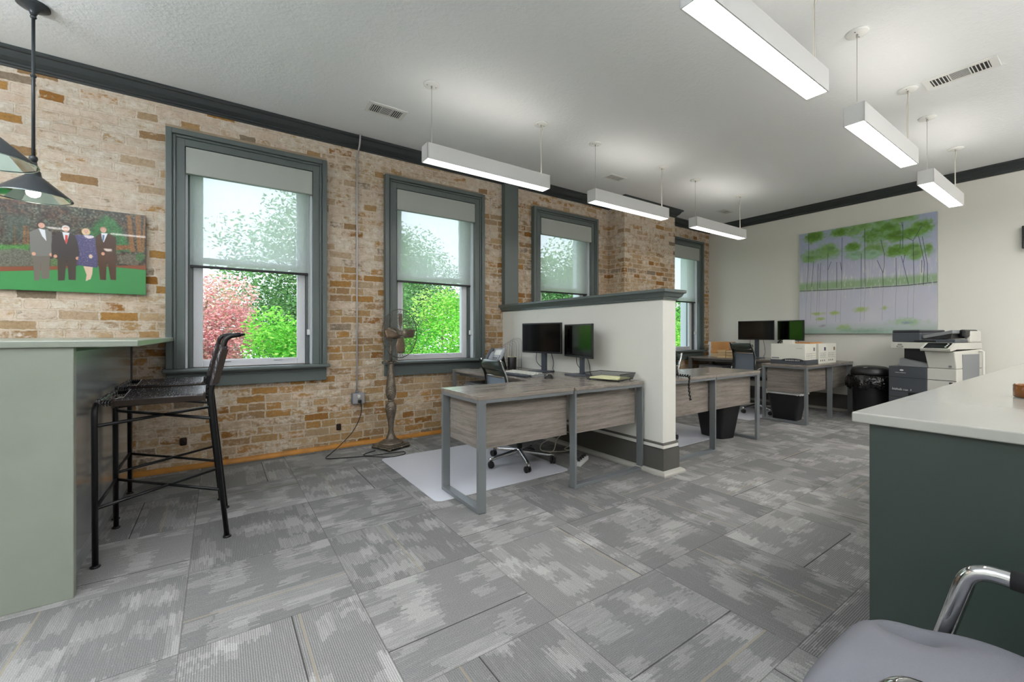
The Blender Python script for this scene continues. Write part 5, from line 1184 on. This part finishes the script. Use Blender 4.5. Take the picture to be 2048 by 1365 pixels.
# wall box at the edge, counter, jar
wb = thing('wall_screen', 'black box mounted on the painted wall, cut by the picture edge', 'wall screen', (XW, .42, 2.23))
B().mat('black').box((-.05, -.262, -.128), (-.012, .262, .128), .005).box((-.012, -.08, -.06), (0, .08, .06)).out('housing', wb); B().mat('screen').box((-.052, -.25, -.115), (-.05, .25, .115)).out('screen', wb)
ctr = thing('reception_counter', 'white topped dark green counter at the picture edge', 'counter', (2.5, -.4, 0))
B().mat('quartz').box((1.440-2.5, -1.4+.4, .887), (4.9-2.5, .434+.4, .915), .004, seg=3).out('countertop', ctr)
cbn = B().mat('cab').box((1.452-2.5, -1.38+.4, .0), (4.85-2.5, .398+.4, .887), .002); cbn.out('cabinet', ctr)
jr = thing('amber_jar', 'small amber glass jar on the white counter, cut by the edge', 'jar', (2.247, .172, .915))
B().mat('amber').lathe([(.001, .002), (.05, .002), (.052, .005), (.052, .042), (.05, .045), (.048, .042), (.048, .008), (.001, .008)], seg=30).out('glass', jr); B().mat('cream').lathe([(.001, .008), (.0475, .008), (.0475, .03), (.001, .03)], seg=24).out('wax', jr)

# ------------------------------------------------------------------ guest chair
gc = thing('guest_chair', 'grey tufted guest chair with chrome arms beside the dark green counter', 'chair', (1.013, .09, 0))
sx0, sx1, sy0, sy1 = -.232, .232, -.25, .25; zt = .538
tf = [(.155, .158), (-.155, .158), (.155, -.09), (-.155, -.09)]
N = 72; P = []
for i in range(N+1):
    row = []
    for j in range(N+1):
        a = -1+2*i/N; b2 = -1+2*j/N
        # rounded square outline
        k = 1/max((abs(a)**5+abs(b2)**5)**.2/max(abs(a), abs(b2), 1e-6), 1e-6) if (a or b2) else 1
        x = a*k*(sx1); y = b2*k*sy1
        e = max(abs(a), abs(b2)); edge = -.036*max(0, (e-.80)/.20)**2.2
        z = zt+.018*(1-a*a)*(1-b2*b2)+edge
        for tx, ty in tf:
            d = math.hypot(x-tx, y-ty); z -= .062*math.exp(-(d/.034)**1.25)+.012*math.exp(-(d/.075)**2)
            cxn = tx+math.copysign(.006, tx); cyn = ty+math.copysign(.085, ty); l2 = (cxn-tx)**2+(cyn-ty)**2; t_ = min(1, max(0, ((x-tx)*(cxn-tx)+(y-ty)*(cyn-ty))/l2)); dd = math.hypot(x-tx-t_*(cxn-tx), y-ty-t_*(cyn-ty)); z -= .026*(1-t_)*math.exp(-(dd/.024)**2)
        row.append((x, y, z))
    P.append(row)
st = B().mat('grey_fab'); V = st.grid(P)
rim = [V[i][0] for i in range(N+1)]+[V[N][j] for j in range(1, N+1)]+[V[i][N] for i in range(N-1, -1, -1)]+[V[0][j] for j in range(N-1, 0, -1)]
low = [st.bm.verts.new((v.co.x*.97, v.co.y*.97, .375)) for v in rim]
for i in range(len(rim)):
    f_ = st.bm.faces.new([rim[i], rim[(i+1) % len(rim)], low[(i+1) % len(rim)], low[i]]); f_.smooth = True
st.bm.faces.new(low); so = st.out('seat', gc)
for tx, ty in tf: B().mat('grey_fab').sphere((tx, ty, zt-.046), .012, sz=.55).out('button', so)
for s in (-1, 1):
    x = s*.2485; fr = B().mat('chrome').tube(bend([(x, .25, .016), (x, .092, .653), (x, .02, .6545), (x, -.33, .652), (x, -.36, .62), (x, -.33, .016), (x, .2, .016)], .05, 8)[:-1], .0155, 16); fr.out('side_frame', gc)
    B().mat('black_rubber').tube([(x, .038, .6545), (x, -.29, .6525)], .0185, 16).out('arm_sleeve', gc)
fr = B().mat('chrome').tube([(-.248, .15, .36), (.248, .15, .36)], .0125, 12).tube([(-.248, -.22, .36), (.248, -.22, .36)], .0125, 12); fr.out('cross_bar', gc)
B().mat('grey_fab').hexa([(-.23, -.335, .50), (.23, -.335, .50), (.23, -.265, .50), (-.23, -.265, .50), (-.22, -.40, .86), (.22, -.40, .86), (.22, -.34, .87), (-.22, -.34, .87)], .02).out('backrest', gc)
# ------------------------------------------------------------------ light
W_ = bpy.data.worlds.new('sky'); S.world = W_; W_.use_nodes = True; nt = W_.node_tree; nt.nodes.clear()
wo = nt.nodes.new('ShaderNodeOutputWorld'); bgn = nt.nodes.new('ShaderNodeBackground'); bgn.inputs[0].default_value = (.78, .89, 1.0, 1.); bgn.inputs[1].default_value = 1.5
nt.links.new(bgn.outputs[0], wo.inputs[0])
def light(name, kind, energy, loc, rot=(0, 0, 0), color=(1, 1, 1), **kw):
    l = bpy.data.lights.new(name, kind); l.energy = energy; l.color = color
    for k, v in kw.items(): setattr(l, k, v)
    o = bpy.data.objects.new(name, l); COL.objects.link(o); o.location = loc; o.rotation_euler = rot; return o
light('sun', 'SUN', 2.6, (0, -6, 12), (math.radians(38), 0, math.radians(-12)), (1., .97, .9), angle=math.radians(4))
# unseen fill lights, added out of view to brighten ceiling and room
for x_, y_, e_ in ((-2.1, 2.7, 48.), (-1.2, 1.0, 40.), (.1, -1.0, 40.), (3.3, -1.2, 50.), (6.0, -1.2, 44.)):   # upward and downward half of each added fill
    light('fill_light', 'AREA', e_, (x_, y_, 2.66), (PI, 0, 0), (.90, .96, 1.) if x_ < 1 else (1., .97, .93), shape='RECTANGLE', size=1.2, size_y=.12)
    light('fill_light', 'AREA', e_*(.14 if x_ < 1 else .34), (x_, y_, 2.49), (0, 0, 0), (1., .97, .93), shape='RECTANGLE', size=1.2, size_y=.12)
S.view_settings.view_transform = 'Standard'; S.view_settings.look = 'None'; S.view_settings.gamma = 1.; S.view_settings.exposure = .92; S.view_settings.use_curve_mapping = False
try:
    S.cycles.use_denoising = True; S.cycles.max_bounces = 10; S.cycles.diffuse_bounces = 5; S.cycles.transparent_max_bounces = 16; S.cycles.sample_clamp_indirect = 8.; S.cycles.caustics_reflective = False; S.cycles.caustics_refractive = False
except Exception: pass
